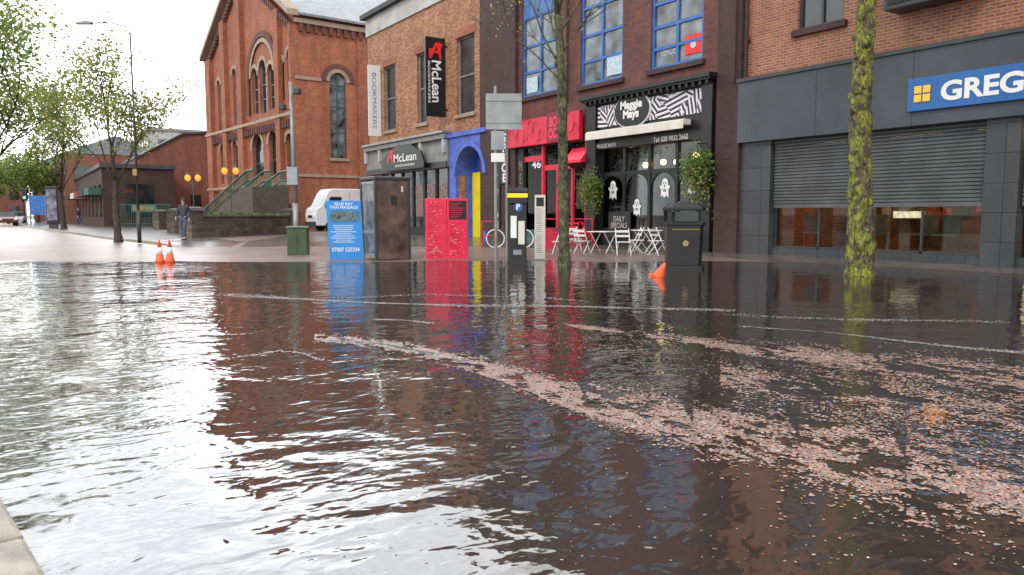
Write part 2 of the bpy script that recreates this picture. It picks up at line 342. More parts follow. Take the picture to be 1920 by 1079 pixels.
def window(parent,x0,x1,z0,z1,y,cols=1,rows=2,fk='white',gk='glass',fw=.07,sill=None,arch=False,off=.12,rowpos=None):
    m=M(); yy=y+off
    n=14; xc=(x0+x1)/2; r=(x1-x0)/2
    if arch:
        p=[(x0,z0),(x1,z0)]+[(xc+r*math.cos(math.pi*i/n),z1-r+r*math.sin(math.pi*i/n)) for i in range(n+1)]
        m.prism(p,yy+.04,yy+.06,gk)
    else: m.box(x0,x1,yy+.04,yy+.06,z0,z1,gk)
    w=m.obj("window",parent)
    f=M(); zt=z1-(r if arch else 0)
    f.box(x0,x0+fw,yy-.02,yy+.03,z0,zt,fk); f.box(x1-fw,x1,yy-.02,yy+.03,z0,zt,fk)
    f.box(x0+fw,x1-fw,yy-.02,yy+.03,z0,z0+fw,fk)
    if arch: f.archring(x0+fw,x1-fw,z1-fw,fw,yy-.02,yy+.03,fk)
    else: f.box(x0+fw,x1-fw,yy-.02,yy+.03,z1-fw,z1,fk)
    for i in range(1,cols):
        xx=x0+(x1-x0)*i/cols; f.box(xx-fw/2,xx+fw/2,yy-.017,yy+.027,z0+fw,z1-fw-(0.05*r if arch else 0),fk)
    rp=rowpos or [i/rows for i in range(1,rows)]
    for t in rp:
        zz=z0+(zt-z0)*t; f.box(x0+fw,x1-fw,yy-.014,yy+.024,zz-fw/2,zz+fw/2,fk)
    f.obj("frame",w)
    if sill: M().box(x0-.12,x1+.12,y-.12,y+off-.03,z0-.16,z0-.003,sill).obj("sill",w,bevel=.01)
    return w
# ------------------------------------------------ world and light
w=bpy.data.worlds.new("World"); bpy.context.scene.world=w; w.use_nodes=True; nt=w.node_tree; bg=nt.nodes["Background"]
sk=N(nt,"ShaderNodeTexSky"); sk.sky_type='NISHITA'; sk.sun_disc=False; sk.sun_elevation=rad(38); sk.sun_rotation=rad(-100)
hs=N(nt,"ShaderNodeHueSaturation"); hs.inputs["Saturation"].default_value=.35; nt.links.new(sk.outputs[0],hs.inputs["Color"])
tc=N(nt,"ShaderNodeTexCoord"); mp=N(nt,"ShaderNodeMapping"); mp.inputs["Scale"].default_value=(1,1,2.2); nt.links.new(tc.outputs["Generated"],mp.inputs[0])
no=N(nt,"ShaderNodeTexNoise"); no.inputs["Scale"].default_value=2.6; no.inputs["Detail"].default_value=6; no.inputs["Roughness"].default_value=.55; nt.links.new(mp.outputs[0],no.inputs[0])
cr=N(nt,"ShaderNodeValToRGB"); cr.color_ramp.elements[0].position=.36; cr.color_ramp.elements[0].color=(8.6,9.1,9.8,1); cr.color_ramp.elements[1].position=.60; cr.color_ramp.elements[1].color=(14.6,14.7,14.9,1)
nt.links.new(no.outputs["Fac"],cr.inputs[0])
mx=N(nt,"ShaderNodeMix",data_type='RGBA'); mx.inputs[0].default_value=.88; nt.links.new(hs.outputs[0],mx.inputs[6]); nt.links.new(cr.outputs[0],mx.inputs[7])
# bright patch added to the sky above the street's end, for glare on water
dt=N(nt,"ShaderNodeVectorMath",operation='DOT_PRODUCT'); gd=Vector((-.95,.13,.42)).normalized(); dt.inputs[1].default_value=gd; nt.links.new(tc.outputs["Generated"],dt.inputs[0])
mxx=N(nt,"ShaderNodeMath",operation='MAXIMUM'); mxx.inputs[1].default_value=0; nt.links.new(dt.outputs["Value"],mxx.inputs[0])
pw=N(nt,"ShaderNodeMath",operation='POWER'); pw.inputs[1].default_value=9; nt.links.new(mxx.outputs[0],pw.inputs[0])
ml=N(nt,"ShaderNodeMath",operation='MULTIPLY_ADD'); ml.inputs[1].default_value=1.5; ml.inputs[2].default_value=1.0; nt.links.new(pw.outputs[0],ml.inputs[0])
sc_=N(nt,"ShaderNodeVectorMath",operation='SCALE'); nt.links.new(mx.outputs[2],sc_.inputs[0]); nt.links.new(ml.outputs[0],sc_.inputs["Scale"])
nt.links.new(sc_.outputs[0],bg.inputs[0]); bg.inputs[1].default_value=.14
sd=bpy.data.lights.new("sun",'SUN'); sd.energy=1.4; sd.angle=rad(15); sd.color=(1,.94,.86); so=bpy.data.objects.new("sun",sd); C.objects.link(so)
so.rotation_euler=(rad(52),0,rad(38)); so.location=(0,0,30)
vs=bpy.context.scene.view_settings; vs.view_transform='Standard'; vs.look='None'; vs.exposure=0
# ------------------------------------------------ setting surfaces
def g0(x,y):
    s=-x+.64*y
    return max(-.16,min((s-23.7)*.012,.06))+ .012*noise.noise(Vector((x*.25,y*.25,0)))+.008*noise.noise(Vector((x*.9,y*.9,4)))
def structure(o): o["kind"]="structure"; return o
KP=[(40,30),(8,22.5),(-2,17.0),(-9,12.9),(-15,9.4),(-19,7.3),(-22,6.3),(-27,5.3),(-40,3.9),(-78,1.6),(-200,-4)]
def yk(x):
    for a,b in zip(KP[:-1],KP[1:]):
        if b[0]<=x<=a[0]:
            t=(x-a[0])/(b[0]-a[0]); return a[1]+(b[1]-a[1])*t
    return 0
def pz(x,y):
    k=yk(x); t=min(max((y-k)/(max(17.5-k,1)),0),1)
    s=-x+.64*y; base=-.12+.24*t**4+.014*noise.noise(Vector((x*.5,y*.5,2)))
    q=min(max((s-28.6)/6.5,0),1)
    return base*(1-q)+.165*q
def grid(xs,ys,fz,k,name):
    m=M(); vs=[(x,y,fz(x,y)) for x in xs for y in ys]; ny=len(ys)
    fs=[(i*ny+j,(i+1)*ny+j,(i+1)*ny+j+1,i*ny+j+1) for i in range(len(xs)-1) for j in range(ny-1)]
    m.add(vs,fs,k); return m
ORG=Vector((0,0,0))
def fr(a,b,st):
    n=int(round((b-a)/st)); return [a+(b-a)*i/n for i in range(n+1)]
structure(grid([-1500,-600,-250,-120,-60,-30,-10,10,60,200,600,1500],[-1500,-500,-100,-20,20,100,500,1500],lambda x,y:-.25,'ground',"ground").obj("ground",smooth=True))
structure(grid(fr(-220,-60,4)+fr(-59,-36,1)+fr(-35.5,-12,.4)+fr(-10,40,5),fr(-16,24,.5),g0,'road',"road").obj("road",smooth=True))
m=M(); xs=fr(-200,-60,3.5)+fr(-59.5,12,.5); T_=fr(0,1,.05)
vs=[];
for x in xs:
    k=yk(x)
    for t in T_:
        y=k+(22-k)*t if k<21.5 else k+t*.3
        vs.append((x,y,pz(x,y)))
n=len(T_); m.add(vs,[(i*n+j,(i+1)*n+j,(i+1)*n+j+1,i*n+j+1) for i in range(len(xs)-1) for j in range(n-1)],'pave')
structure(m.obj("pavement"))
m=M()
for a,b in zip(xs[:-1],xs[1:]):
    ka,kb=yk(a),yk(b)
    for (p,q,r_,s_) in [((a,ka-.14),(b,kb-.14),(b,kb),(a,ka))]:
        za,zb=pz(a,ka)+.004,pz(b,kb)+.004
        m.add([(p[0],p[1],za),(q[0],q[1],zb),(r_[0],r_[1],zb),(s_[0],s_[1],za),(p[0],p[1],za-.3),(q[0],q[1],zb-.3)],[(0,1,2,3),(0,4,5,1)],'kerb')
structure(m.obj("kerb"))
m=M(); L1=[(-42.5,60),(-42.5,20),(-41.5,17),(-37,11),(-30,7.5),(-25.0,yk(-25)-.15)]; L2=[(-52.5,60),(-52.5,20),(-50,16),(-43.5,12),(-38.5,8),(-33,yk(-33)-.15)]
vs=[]
for a,b in zip(L1,L2):
    for i in range(7):
        t=i/6; x=a[0]*(1-t)+b[0]*t; y=a[1]*(1-t)+b[1]*t; vs.append((x,y,pz(x,max(y,yk(x)))+.008 if y<22 else .17))
m.add(vs,[(i*7+j,(i+1)*7+j,(i+1)*7+j+1,i*7+j+1) for i in range(5) for j in range(6)],'sideroad'); structure(m.obj("side_road"))
m=M(); m.quad([(-32,-14,0),(14,-14,0),(14,17.44,0),(-32,17.44,0)],'water'); structure(m.obj("water",recalc=False))
a=Vector(gp(0,925,.05)); b=Vector(gp(95,1085,.05)); d=(b-a).normalized(); nrm=Vector((-d.y,d.x))
if nrm.dot(Vector((-.54,-.84)))<0: nrm=-nrm
def kp(s,o): p=a+d*s+nrm*o; return (p.x,p.y)
m=M()
p0=(Vector(gp(42,1003,.05))-a).length
cuts=[p0-.914*i for i in range(-6,8)]
for c in cuts: m.prismz([kp(c+.006,0),kp(c+.908,0),kp(c+.908,.3),kp(c+.006,.3)],-.2,.05+random.uniform(-.004,.004),'kerb')
structure(m.obj("near_kerb",bevel=.02))
m=M(); m.prismz([kp(-8,.305),kp(7,.305),kp(7,6),kp(-8,6)],-.2,.046,'pave'); structure(m.obj("near_pavement"))
# ------------------------------------------------ bakery building
bx=FX(1394,300)
G=T("shop_building","light red brick building with slate grey shopfront fascia","building",(bx,YF,0),world=True)
x1=9; zf0=3.2; zf1=4.97
uw=(FX(1497,20),FX(1582,20),FZ(1540,48),FZ(1540,48)+1.6)
uw2=(FX(1900,20)+.3,FX(1900,20)+2.5,uw[2],uw[3])
m=M(); m.wall(bx,x1,zf1,12.5,YF,YF+.3,[uw,uw2],'brick_light'); m.box(bx,bx+.3,YF+.302,YF+14,0,12.5,'brick_light'); m.box(x1-.3,x1,YF+.302,YF+14,0,12.5,'brick_light'); m.box(bx+.302,x1-.302,YF+13.7,YF+14,0,12.5,'brick_light')
m.obj("wall",G); M().box(bx-.1,x1+.1,YF-.25,YF+14.1,12.502,12.8,'slategrey').obj("roof",G)
window(G,*uw,YF,2,1,'dark_metal','glass',sill='brick_brown',off=.1); window(G,*uw2,YF,2,1,'dark_metal','glass',sill='brick_brown',off=.1)
m=M(); m.box(bx,x1,YF-.3,YF-.02,zf0,zf1-.12,'slategrey'); m.box(bx-.02,x1,YF-.36,YF-.01,zf1-.118,zf1-.02,'dark_metal')
for i in range(1,8):
    xx=bx+i*2.5
    m.box(xx-.006,xx+.006,YF-.303,YF-.3,zf0,zf1-.12,'blackmat')
m.obj("fascia",G)
o0=FX(1447,400);o1=FX(1846,400);p1=FX(1911,400);o2=p1+5.5
for a_,b_ in [(bx,o0),(o1,p1),(o2,o2+.7)]: M().box(a_,b_,YF-.12,YF+.35,0,zf0-.002,'tile').obj("pilaster",G)
m=M(); m.box(o0,o1,YF,YF+.3,0,.3,'tile'); m.obj("stall_riser",G); m=M(); m.box(p1,o2,YF,YF+.3,0,.3,'tile'); m.obj("stall_riser",G)
zs=FZ(1500,390)
def shutter(x0,x1,zb):
    m=M(); z=zb+.1; y=YF+.03
    m.box(x0,x1,y-.02,y+.05,zb,zb+.1,'shutter')
    while z<zf0:
        m.prismx([(y,z),(y-.028,z+.02),(y-.03,z+.055),(y,z+.083),(y+.02,z+.083),(y+.02,z)],x0,x1,'shutter'); z+=.0855
    m.obj("roller_shutter",G)
shutter(o0+.04,o1-.04,zs); shutter(p1+.04,o2-.04,zs)
w_=M().box(o0+.02,o1-.02,YF+.16,YF+.17,.3,3.1,'see').obj("window",G)
m=M()
for t in [0,.25,.5,.75,1]:
    xx=o0+.05+(o1-o0-.1)*t; m.box(xx-.025,xx+.025,YF+.1,YF+.155,.302,3.1,'dark_metal')
m.box(o0+.08,o1-.08,YF+.1,YF+.15,.302,.36,'dark_metal'); m.obj("frame",w_)
w_=M().box(p1+.02,o2-.02,YF+.16,YF+.17,.3,3.1,'see').obj("window",G)
m=M(); m.box(bx+.31,x1-.31,YF+.36,YF+5,.15,.25,'wood'); m.box(bx+.31,x1-.31,YF+5,YF+5.1,.15,3.3,'gint'); m.box(bx+.31,x1-.31,YF+.36,YF+5,3.25,3.3,'interior')
m.box(bx+.5,bx+3.0,YF+4.2,YF+4.9,.25,1.1,'gint')
random.seed(31)
for i in range(26): 
    xx=bx+.3+i*.46; zz=.7+random.random()*.6; m.box(xx,xx+random.uniform(.15,.42),YF+4.9,YF+4.98,zz,zz+random.uniform(.2,.5),('poster_mix','ginto','blackmat','interior','cream')[random.choice([0,1,2,3,3,4])])
for i in range(4):
    for j in range(3): m.box(o1-2.1+i*.33,o1-1.84+i*.33,YF+4.85,YF+4.99,.75+j*.33,1.0+j*.33,'panelglow')
m.box(o0+.6,o0+1.5,YF+4.85,YF+4.95,1.1,1.3,'panelglow')
for i in range(5): m.box(bx+.8+i*2.2,bx+2.2+i*2.2,YF+2.2,YF+2.7,3.2,3.245,'warm')
m.obj("interior",G)
m=M(); m.tube([(FX(1403,100),YF-.1,zf1),(FX(1403,100),YF-.1,12.4)],.055,'brick_brown',10)
for z in (6,8,10): m.box(FX(1403,100)-.08,FX(1403,100)+.08,YF-.12,YF-.001,z,z+.06,'brick_brown')
m.obj("drainpipe",G)
def chair_in(x,y,first=[None]):
    if first[0] is None:
        r=T("cafe_chair","grey cafe chair inside the bakery window","chair",(x,y,.25),20,group="chairs inside the bakery")
        m=M(); m.box(-.22,.22,-.22,.22,.43,.49,'mid_grey'); m.obj("seat",r,bevel=.02)
        m=M(); m.prism([(-.22,.49),(.22,.49),(.25,.95),(-.25,.95)],.18,.23,'mid_grey'); m.obj("backrest",r,bevel=.02)
        for a_,b_ in [(-.18,-.18),(.18,-.18),(.18,.18),(-.18,.18)]: M().tube([(a_,b_,.43),(a_*1.2,b_*1.2,0)],[.018,.012],'wood',6).obj("leg",r)
        first[0]=r
    else: dup(first[0],(x,y,.25),random.uniform(0,360))
for i in range(7): chair_in(o0+.7+i*.9,YF+.8+.7*(i%2))
S=T("shop_sign","blue bakery fascia sign with white letters and four yellow squares","sign",(FX(1720,185),YF-.3,3.5),world=True)
sx0=FX(1720,185);sz0=FZ(1720,213);sz1=FZ(1720,153)
M().box(sx0,sx0+3.6,YF-.4,YF-.302,sz0,sz1,'blue_sign').obj("panel",S,bevel=.01)
qx=FX(1733,180); m=M(); qs=.165
for i in range(2):
    for j in range(2):
        m.box(qx+i*(qs+.03),qx+i*(qs+.03)+qs,YF-.425,YF-.402,(sz0+sz1)/2-qs-.01+j*(qs+.025),(sz0+sz1)/2-.01+j*(qs+.025),'yellowsq')
m.obj("emblem",S,bevel=.02)
tx0=FX(1783,165); text("GREGGS",S,'white',tx0+1.22,(sz0+sz1)/2,2.44,.43,YF-.41,bold=.035)
S=T("wall_box","black projecting box mounted high on the brick wall","sign",(FX(1685,0),YF,FZ(1685,28)),world=True)
xa,xb=FX(1685,10),FX(1862,10); za=FZ(1685,28); m=M().box(xa,xb,YF-.6,YF,za,za+1.3,'dark_metal'); m.box(xa+.08,xb-.08,YF-.62,YF-.6,za+.1,za+1.2,'blackmat'); m.obj("box_body",S,bevel=.02)
# ------------------------------------------------ blue window building
bx0=FX(906,300); bxe=bx-.004
B=T("terrace_building","dark red brick building with tall blue framed windows","building",(bx0,YF,0),world=True)
W1=rect(979,1046,1012,-40,178); W2=rect(1089,1168,1128,-60,155); W3=rect(1221,1319,1270,-60,122)
mz0,mz1=FX(1119,380),FX(1336,380)
rx0,rx1=FX(975,350),FX(1105,350)
m=M(); m.wall(bx0,bxe,0,13,YF,YF+.3,[W1,W2,W3,(mz0,mz1,-1,3.5),(rx0,rx1,-1,3.85)],'brick_dark')
m.box(bx0,bx0+.3,YF+.302,YF+12,0,13,'brick_dark'); m.box(bxe-.3,bxe,YF+.302,YF+12,0,13,'brick_dark'); m.obj("wall",B)
M().box(bx0-.05,bxe,YF-.2,YF+12,13.002,13.3,'slategrey').obj("roof",B)
M().box(bx0,FX(972,300),YF-.16,YF-.002,0,12.9,'brick_brown').obj("pilaster",B); M().box(FX(1350,300),bxe,YF-.22,YF-.002,0,12.9,'brick_brown').obj("pilaster",B)
xx=FX(1388,200); M().tube([(xx,YF-.3,4.9),(xx,YF-.3,12.8)],.05,'brick_brown',10).obj("drainpipe",B); M().tube([(FX(1066,150),YF-.08,5.3),(FX(1066,150),YF-.08,12.8)],.05,'brick_brown',10).obj("drainpipe",B)
for i,W in enumerate((W1,W2,W3)):
    window(B,*W,YF,2,1,'blue_frame','glassb',fw=.1,sill='brick_brown',off=.08,rowpos=[.22,.45,.70,.9])
    if i==0: M().box(W[0],W[1],YF+.05,YF+.058,W[2]+(W[3]-W[2])*.7,W[3],'blue_frame').obj("spandrel_panel",B)
def flat(name,label,cat,u0,u1,um,vt,vb,k,y,thick=.03):
    r=rect(u0,u1,um,vt,vb); o=T(name,label,cat,((r[0]+r[1])/2,y,r[2]),world=True)
    M().box(r[0],r[1],y,y+thick,r[2],r[3],k).obj("panel",o)
    return o
o=flat("poster","red poster with white disc in a blue framed window","poster",1281,1312,1296,64,100,'logo_red',YF+.08,thick=.02)
r=rect(1290,1303,1296,76,90); M().disc((r[0]+r[1])/2,(r[2]+r[3])/2,.11,.11,YF+.07,YF+.078,'poster_pale').obj("white_disc",o)
flat("poster","pale blue poster in a blue framed window","poster",1135,1163,1149,101,140,'poster_pale',YF+.07,thick=.02)
flat("poster","small pale poster in a blue framed window","poster",985,1005,995,145,174,'poster_pale',YF+.07,thick=.02)
o=T("window_lettering","white lettering on a blue framed window","lettering",(FX(1245,90),YF,6),world=True)
r=rect(1233,1262,1249,84,106); text("VENUE",o,'poster_pale',(r[0]+r[1])/2,(r[2]+r[3])/2,r[1]-r[0],(r[3]-r[2])*.7,YF+.115,0)
# --- cafe shopfront
S=T("cafe_shopfront","black painted cafe shopfront with patterned sign and lit windows","shopfront",(mz0,YF,0),world=True)
fx0,fx1=FX(1112,380)-.05,FX(1343,380)+.02
m=M(); m.box(fx0,mz0+.25,YF-.3,YF+.1,0,5.0,'black'); m.box(mz1-.25,fx1,YF-.3,YF+.1,0,5.0,'black')
m.box(fx0-.12,fx1+.06,YF-.48,YF-.004,5.1,5.16,'black'); m.box(fx0-.2,fx1+.1,YF-.56,YF-.004,5.162,5.28,'black')
m.box(fx0+.002,fx1-.002,YF-.34,YF-.004,4.98,5.098,'black')
for i in range(22): 
    xx=fx0+.1+(fx1-fx0-.2)*i/21; m.box(xx-.05,xx+.05,YF-.44,YF-.342,5.0,5.095,'black')
m.box(mz0+.252,mz1-.252,YF-.2,YF+.1,3.45,4.976,'black')
m.obj("surround",S)
M().box(mz0+.3,mz1-.3,YF-.24,YF-.203,4.2,4.92,'pattern').obj("sign_panel",S)
r=rect(1165,1232,1199,176,240); cx=(r[0]+r[1])/2; cz=(r[2]+r[3])/2
m=M(); m.disc(cx,cz,.88,.58,YF-.30,YF-.243,'white'); m.disc(cx,cz,.83,.54,YF-.33,YF-.302,'black'); m.obj("sign_badge",S)
text("Maggie\nMays",S,'white',cx,cz,1.05,.66,YF-.34,bold=.045)
m=M(); a_,b_=FX(1122,270),FX(1307,240); m.box(a_,b_,YF-.56,YF-.26,3.88,4.05,'cream'); m.box(a_,b_,YF-.6,YF-.57,3.76,4.02,'cream'); m.obj("awning",S,bevel=.02)
M().box(mz0+.26,mz1-.26,YF-.24,YF-.203,3.46,3.70,'black').obj("sign_board",S)
r=rect(1128,1166,1147,264,277); text("MAGGIE MAYS",S,'white',(r[0]+r[1])/2,3.56,1.0,.14,YF-.245,bold=.02)
r=rect(1240,1296,1268,246,262); text("Tel: 028 9032 2662",S,'white',(r[0]+r[1])/2,3.56,1.5,.16,YF-.245,bold=.02)
ix0,ix1=mz0+.252,mz1-.252; nb=4
m=M(); m.box(ix0,ix1,YF-.02,YF+.08,.1,.75,'black')
for i in range(nb+1):
    xx=ix0+(ix1-ix0)*i/nb; m.box(xx-.06,xx+.06,YF-.04,YF+.1,.752,3.447,'black')
    if i<nb:
        x2=ix0+(ix1-ix0)*(i+1)/nb
        m.box(xx+.062,x2-.062,YF-.03,YF+.09,2.55,2.66,'black'); 
        m.box(xx+.15,x2-.15,YF-.035,YF-.021,.22,.65,'blackmat')
        m.archfill(xx+.062,x2-.062,2.548,YF-.01,YF+.06,'black'); 
m.obj("frame",S)
for i in range(nb):
    xx=ix0+(ix1-ix0)*i/nb;x2=ix0+(ix1-ix0)*(i+1)/nb; M().box(xx+.062,x2-.062,YF+.02,YF+.03,.755,3.44,'see').obj("window",S)
m=M(); m.box(mz0,mz1,YF+.3,YF+5,.1,.2,'wood'); m.box(mz0-.1,mz1+.1,YF+5,YF+5.1,.1,3.8,'interior'); m.box(mz0,mz1,YF+.3,YF+5,3.6,3.7,'interior'); m.box(mz0-.1,mz0,YF+.3,YF+5,.1,3.7,'interior'); m.box(mz1,mz1+.1,YF+.3,YF+5,.1,3.7,'interior')
for i in range(5): m.box(mz0+.5+i,mz0+1.1+i,YF+4.9,YF+4.98,1.2+.2*(i%2),2.1,'poster_mix')
m.obj("interior",S)
def ghost(cx,cz,h):
    o=T("ghost_sticker","white ghost sticker on the cafe window","decoration",(cx,YF,cz),group="ghost stickers on the cafe window")
    w2=h*.25; P=[(-w2*1.1,-h*.45)]
    P+= [(-w2*.55,-h*.36),(-.02,-h*.5),(w2*.5,-h*.36),(w2*1.05,-h*.5),(w2*1.0,-h*.1),(w2*1.4,h*.02),(w2*1.3,h*.12),(w2*.85,h*.12)]
    P+= [(w2*.85*math.cos(t*math.pi/8),h*.2+w2*1.1*math.sin(t*math.pi/8)) for t in range(9)]
    P+= [(-w2*.85,h*.1),(-w2*1.3,h*.14),(-w2*1.4,h*.03),(-w2*.95,-h*.08)]
    M().prism(P,.004,.016,'white').obj("figure",o)
    m=M(); m.disc(-w2*.3,h*.24,h*.03,h*.05,-.006,.003,'black',12); m.disc(w2*.3,h*.24,h*.03,h*.05,-.006,.003,'black',12); m.disc(0,h*.1,h*.04,h*.06,-.006,.003,'black',12); m.prism([(-w2*.5,-h*.05),(w2*.5,-h*.05),(w2*.35,-h*.2),(-w2*.35,-h*.2)],-.006,.003,'mid_grey'); m.obj("face",o)
for i,(t,zc,h) in enumerate([(.125,2.05,.66),(.375,1.45,.58),(.64,2.05,.64),(.875,2.1,.58)]): ghost(ix0+(ix1-ix0)*t,zc,h)
def pendant(x,y,z,first=[None]):
    if first[0] is None:
        r=T("pendant_lamp","small warm glowing pendant bulb hanging in shop window","lamp",(x,y,z),group="pendant bulbs in the shop windows")
        M().tube([(0,0,.09),(0,0,.6)],.008,'black',6).obj("cord",r); M().lathe([(.02,.13),(.05,.10),(.055,.07)],'black').obj("cap",r); M().ball((0,0,0),.1,'warm').obj("bulb",r,smooth=True); first[0]=r
    else: dup(first[0],(x,y,z))
for t in (.1,.3,.47,.62,.8,.92): pendant(ix0+(ix1-ix0)*t,YF+.5+random.random()*.6,2.98+random.uniform(-.1,.1))
r=rect(1146,1186,1166,383,412)
o=T("chalkboard","black chalkboard with white handwriting under cafe window","sign",(r[0],YF-.05,.3),world=True); M().box(r[0],r[1],YF-.12,YF-.06,.4,1.3,'chalk').obj("panel",o,bevel=.01); text("DAILY\nSPECIALS",o,'cream',(r[0]+r[1])/2,.95,(r[1]-r[0])*.75,.4,YF-.125,-.005)
# --- red shop
S=T("red_shopfront","red fronted takeaway shopfront with glazed door","shopfront",(rx0,YF,0),world=True)
a_,b_=FX(966,250),FX(1100,240); zt=4.9; zb=3.88
M().box(a_,b_,YF-.35,YF-.17,zb,zt,'red').obj("fascia",S,bevel=.015)
m=M(); random.seed(3)
for i in range(13):
    cx=a_+.2+i*(b_-a_-.4)/12; 
    if abs(cx-FX(1052,240))<.5: continue
    cz=zb+.5+.18*math.sin(i*1.9); rr=.13+.06*(i%3)
    for k in range(12):
        t=k/12*5.0+i; t2=t+.42
        m.tube([(cx+rr*math.cos(t),YF-.352,cz+rr*1.5*math.sin(t)),(cx+rr*math.cos(t2),YF-.352,cz+rr*1.5*math.sin(t2))],.02,'printred',5)
m.obj("fascia_ornament",S)
lx=FX(1052,240); M().box(lx-.42,lx+.42,YF-.37,YF-.352,zb+.04,zt+.1,'darkred').obj("logo_panel",S); text("BO\nOD",S,'redboard',lx,(zb+zt)/2+.05,.6,.82,YF-.375,bold=.04)
r1x=FX(985,350); dx=FX(1020,350)
m=M(); m.box(rx0,r1x,YF-.1,YF+.2,0,zb-.002,'blackmat'); m.box(r1x,dx,YF,YF+.1,0,.6,'teal'); m.box(dx-.06,dx+.06,YF-.08,YF+.1,0,zb,'red'); m.box(rx1-.15,rx1,YF-.1,YF+.12,0,zb,'darkred')
m.box(dx+.062,rx1-.152,YF-.05,YF+.1,.0,.7,'darkred'); m.box(dx+.062,rx1-.152,YF-.05,YF+.1,2.9,3.1,'red'); m.box(r1x,dx-.062,YF-.05,YF+.1,3.3,3.5,'red')
for t in (.33,.66): 
    xx=dx+(rx1-dx)*t; m.box(xx-.05,xx+.05,YF-.06,YF+.1,.702,2.898,'red')
m.obj("frame",S)
M().box(r1x,dx-.06,YF+.02,YF+.03,.6,3.85,'see').obj("door",S); M().box(dx+.06,rx1-.15,YF+.02,YF+.03,.7,3.85,'see').obj("window",S)
m=M(); m.box(rx0,rx1,YF+3,YF+3.1,0,4,'teal'); m.box(rx0,rx1,YF+.3,YF+3,.1,.2,'wood'); m.box(dx,rx1,YF+2.5,YF+2.9,.2,2.4,'interior'); m.box(rx0,rx1,YF+.3,YF+3,3.9,4,'interior'); m.obj("interior",S)
r=rect(997,1014,1006,300,316); text("46",S,'white',(r[0]+r[1])/2,(r[2]+r[3])/2,r[1]-r[0],r[3]-r[2],YF+.01,bold=.02)
r=rect(967,977,972,295,400); text("M\nE\nN\nU",S,'gold',(rx0+r1x)/2,(r[2]+r[3])/2,.2,1.9,YF-.11,bold=.0)
for t in (.5,.6,.7,.8,.9): pendant(rx0+(rx1-rx0)*t,YF+.6,2.75+.1*math.sin(t*20))
r=rect(1071,1110,1090,278,307); o=T("shop_awning","small red and black box canopy above the takeaway window","awning",(r[0],YF,r[2]),world=True)
m=M(); m.prismx([(YF-.1,r[3]),(YF-.5,r[2]+.1),(YF-.5,r[2]),(YF-.1,r[2])],r[0]+.2,r[1],'red'); m.obj("canopy",o); M().prismx([(YF-.1,r[2]-.004),(YF-.48,r[2]-.004),(YF-.1,r[2]-.18)],r[0]+.25,r[1]-.02,'black').obj("valance",o)
o=T("projecting_sign","small red and black sign projecting from dark brick pier","sign",(FX(988,210),YF-.3,5),world=True)
xx=FX(975,205)+.1; m=M().box(xx,xx+.06,YF-.85,YF-.2,FZ(988,226),FZ(988,190),'darkred'); m.obj("panel",o); M().box(xx+.01,xx+.05,YF-.2,YF-.16,FZ(988,215),FZ(988,200),'black').obj("bracket",o)
o=T("vertical_sign","black vertical signboard with white capital letters on brick pier","sign",(FX(953,300),YF-.2,1),world=True)
r=rect(946,962,954,248,345); M().box(r[0],r[1],YF-.22,YF-.17,r[2],r[3],'black').obj("panel",o); text("S\nP\nI\nC\nE",o,'white',(r[0]+r[1])/2,(r[2]+r[3])/2,(r[1]-r[0])*.6,(r[3]-r[2])*.94,YF-.225,bold=.03)
o=T("vertical_sign","black lower signboard with white capital letters on brick pier","sign",(FX(939,300),YF-.2,1),world=True)
r=rect(934,945,939,306,432); M().box(r[0],r[1],YF-.22,YF-.17,r[2],r[3],'black').obj("panel",o); text("S\nT\nA\nT\nI\nO\nN",o,'white',(r[0]+r[1])/2,(r[2]+r[3])/2,(r[1]-r[0])*.6,(r[3]-r[2])*.94,YF-.225,bold=.03)
# ------------------------------------------------ bookmaker building
ax0=FX(690,150); ax1=bx0-.004
A=T("corner_building","speckled red brick corner building with grey rendered cornice","building",(ax0,YF,0),world=True)
WA=[rect(720,742,731,132,252),rect(782,801,791,110,236),rect(856,890,873,78,215)]
WA=[(a,b,5.75,9.2) for a,b,c,d_ in WA]
dx0,dx1=FX(860,360),FX(912,360)
sx_0,sx_1=ax0+.6,FX(843,380)
m=M(); m.wall(ax0,ax1,0,11.2,YF,YF+.35,WA+[(dx0,dx1,-1,4.3),(sx_0,sx_1,-1,3.4)],'brick_mclean'); m.box(ax0,ax0+.3,YF+.352,YF+11,0,11.2,'brick_orange'); m.box(ax0+.31,ax1,YF+10.7,YF+11,0,11.2,'brick_orange'); m.obj("wall",A)
m=M(); m.box(ax0-.05,ax1,YF-.08,YF+11,11.202,12.15,'render_grey'); m.box(ax0-.25,ax1,YF-.35,YF+11.1,12.152,12.4,'blackmat'); m.obj("cornice",A)
m=M(); rx_=(ax0-.2,ax1+.0); m.prismx([(YF-.3,12.402),(YF+5.3,15.8),(YF+10.9,12.402)],rx_[0],rx_[1],'slate'); rf=m.obj("roof",A)
m=M(); cx=FX(770,0)+1; m.box(cx,cx+1.6,YF+3.5,YF+4.6,13,17.2,'brick_orange'); m.box(cx-.1,cx+1.7,YF+3.4,YF+4.7,17.202,17.5,'stone'); 
for i in range(3): m.lathe([(.15,0),(.13,.6)],'stone',(cx+.3+.5*i,YF+4.05,17.5)) 
m.obj("chimney",rf)
for W in WA:
    window(A,*W,YF,1,2,'mid_grey','glassm',fw=.08,sill='stone',off=.16)
    M().box(W[0]-.12,W[1]+.12,YF-.03,YF-.002,W[3]-.002,W[3]+.35,'brick_orange').obj("lintel",A)
S=T("bookmaker_shopfront","grey shopfront with black sign and poster filled windows","shopfront",(sx_0,YF,0),world=True)
e0,e1=ax0+.1,FX(846,300)
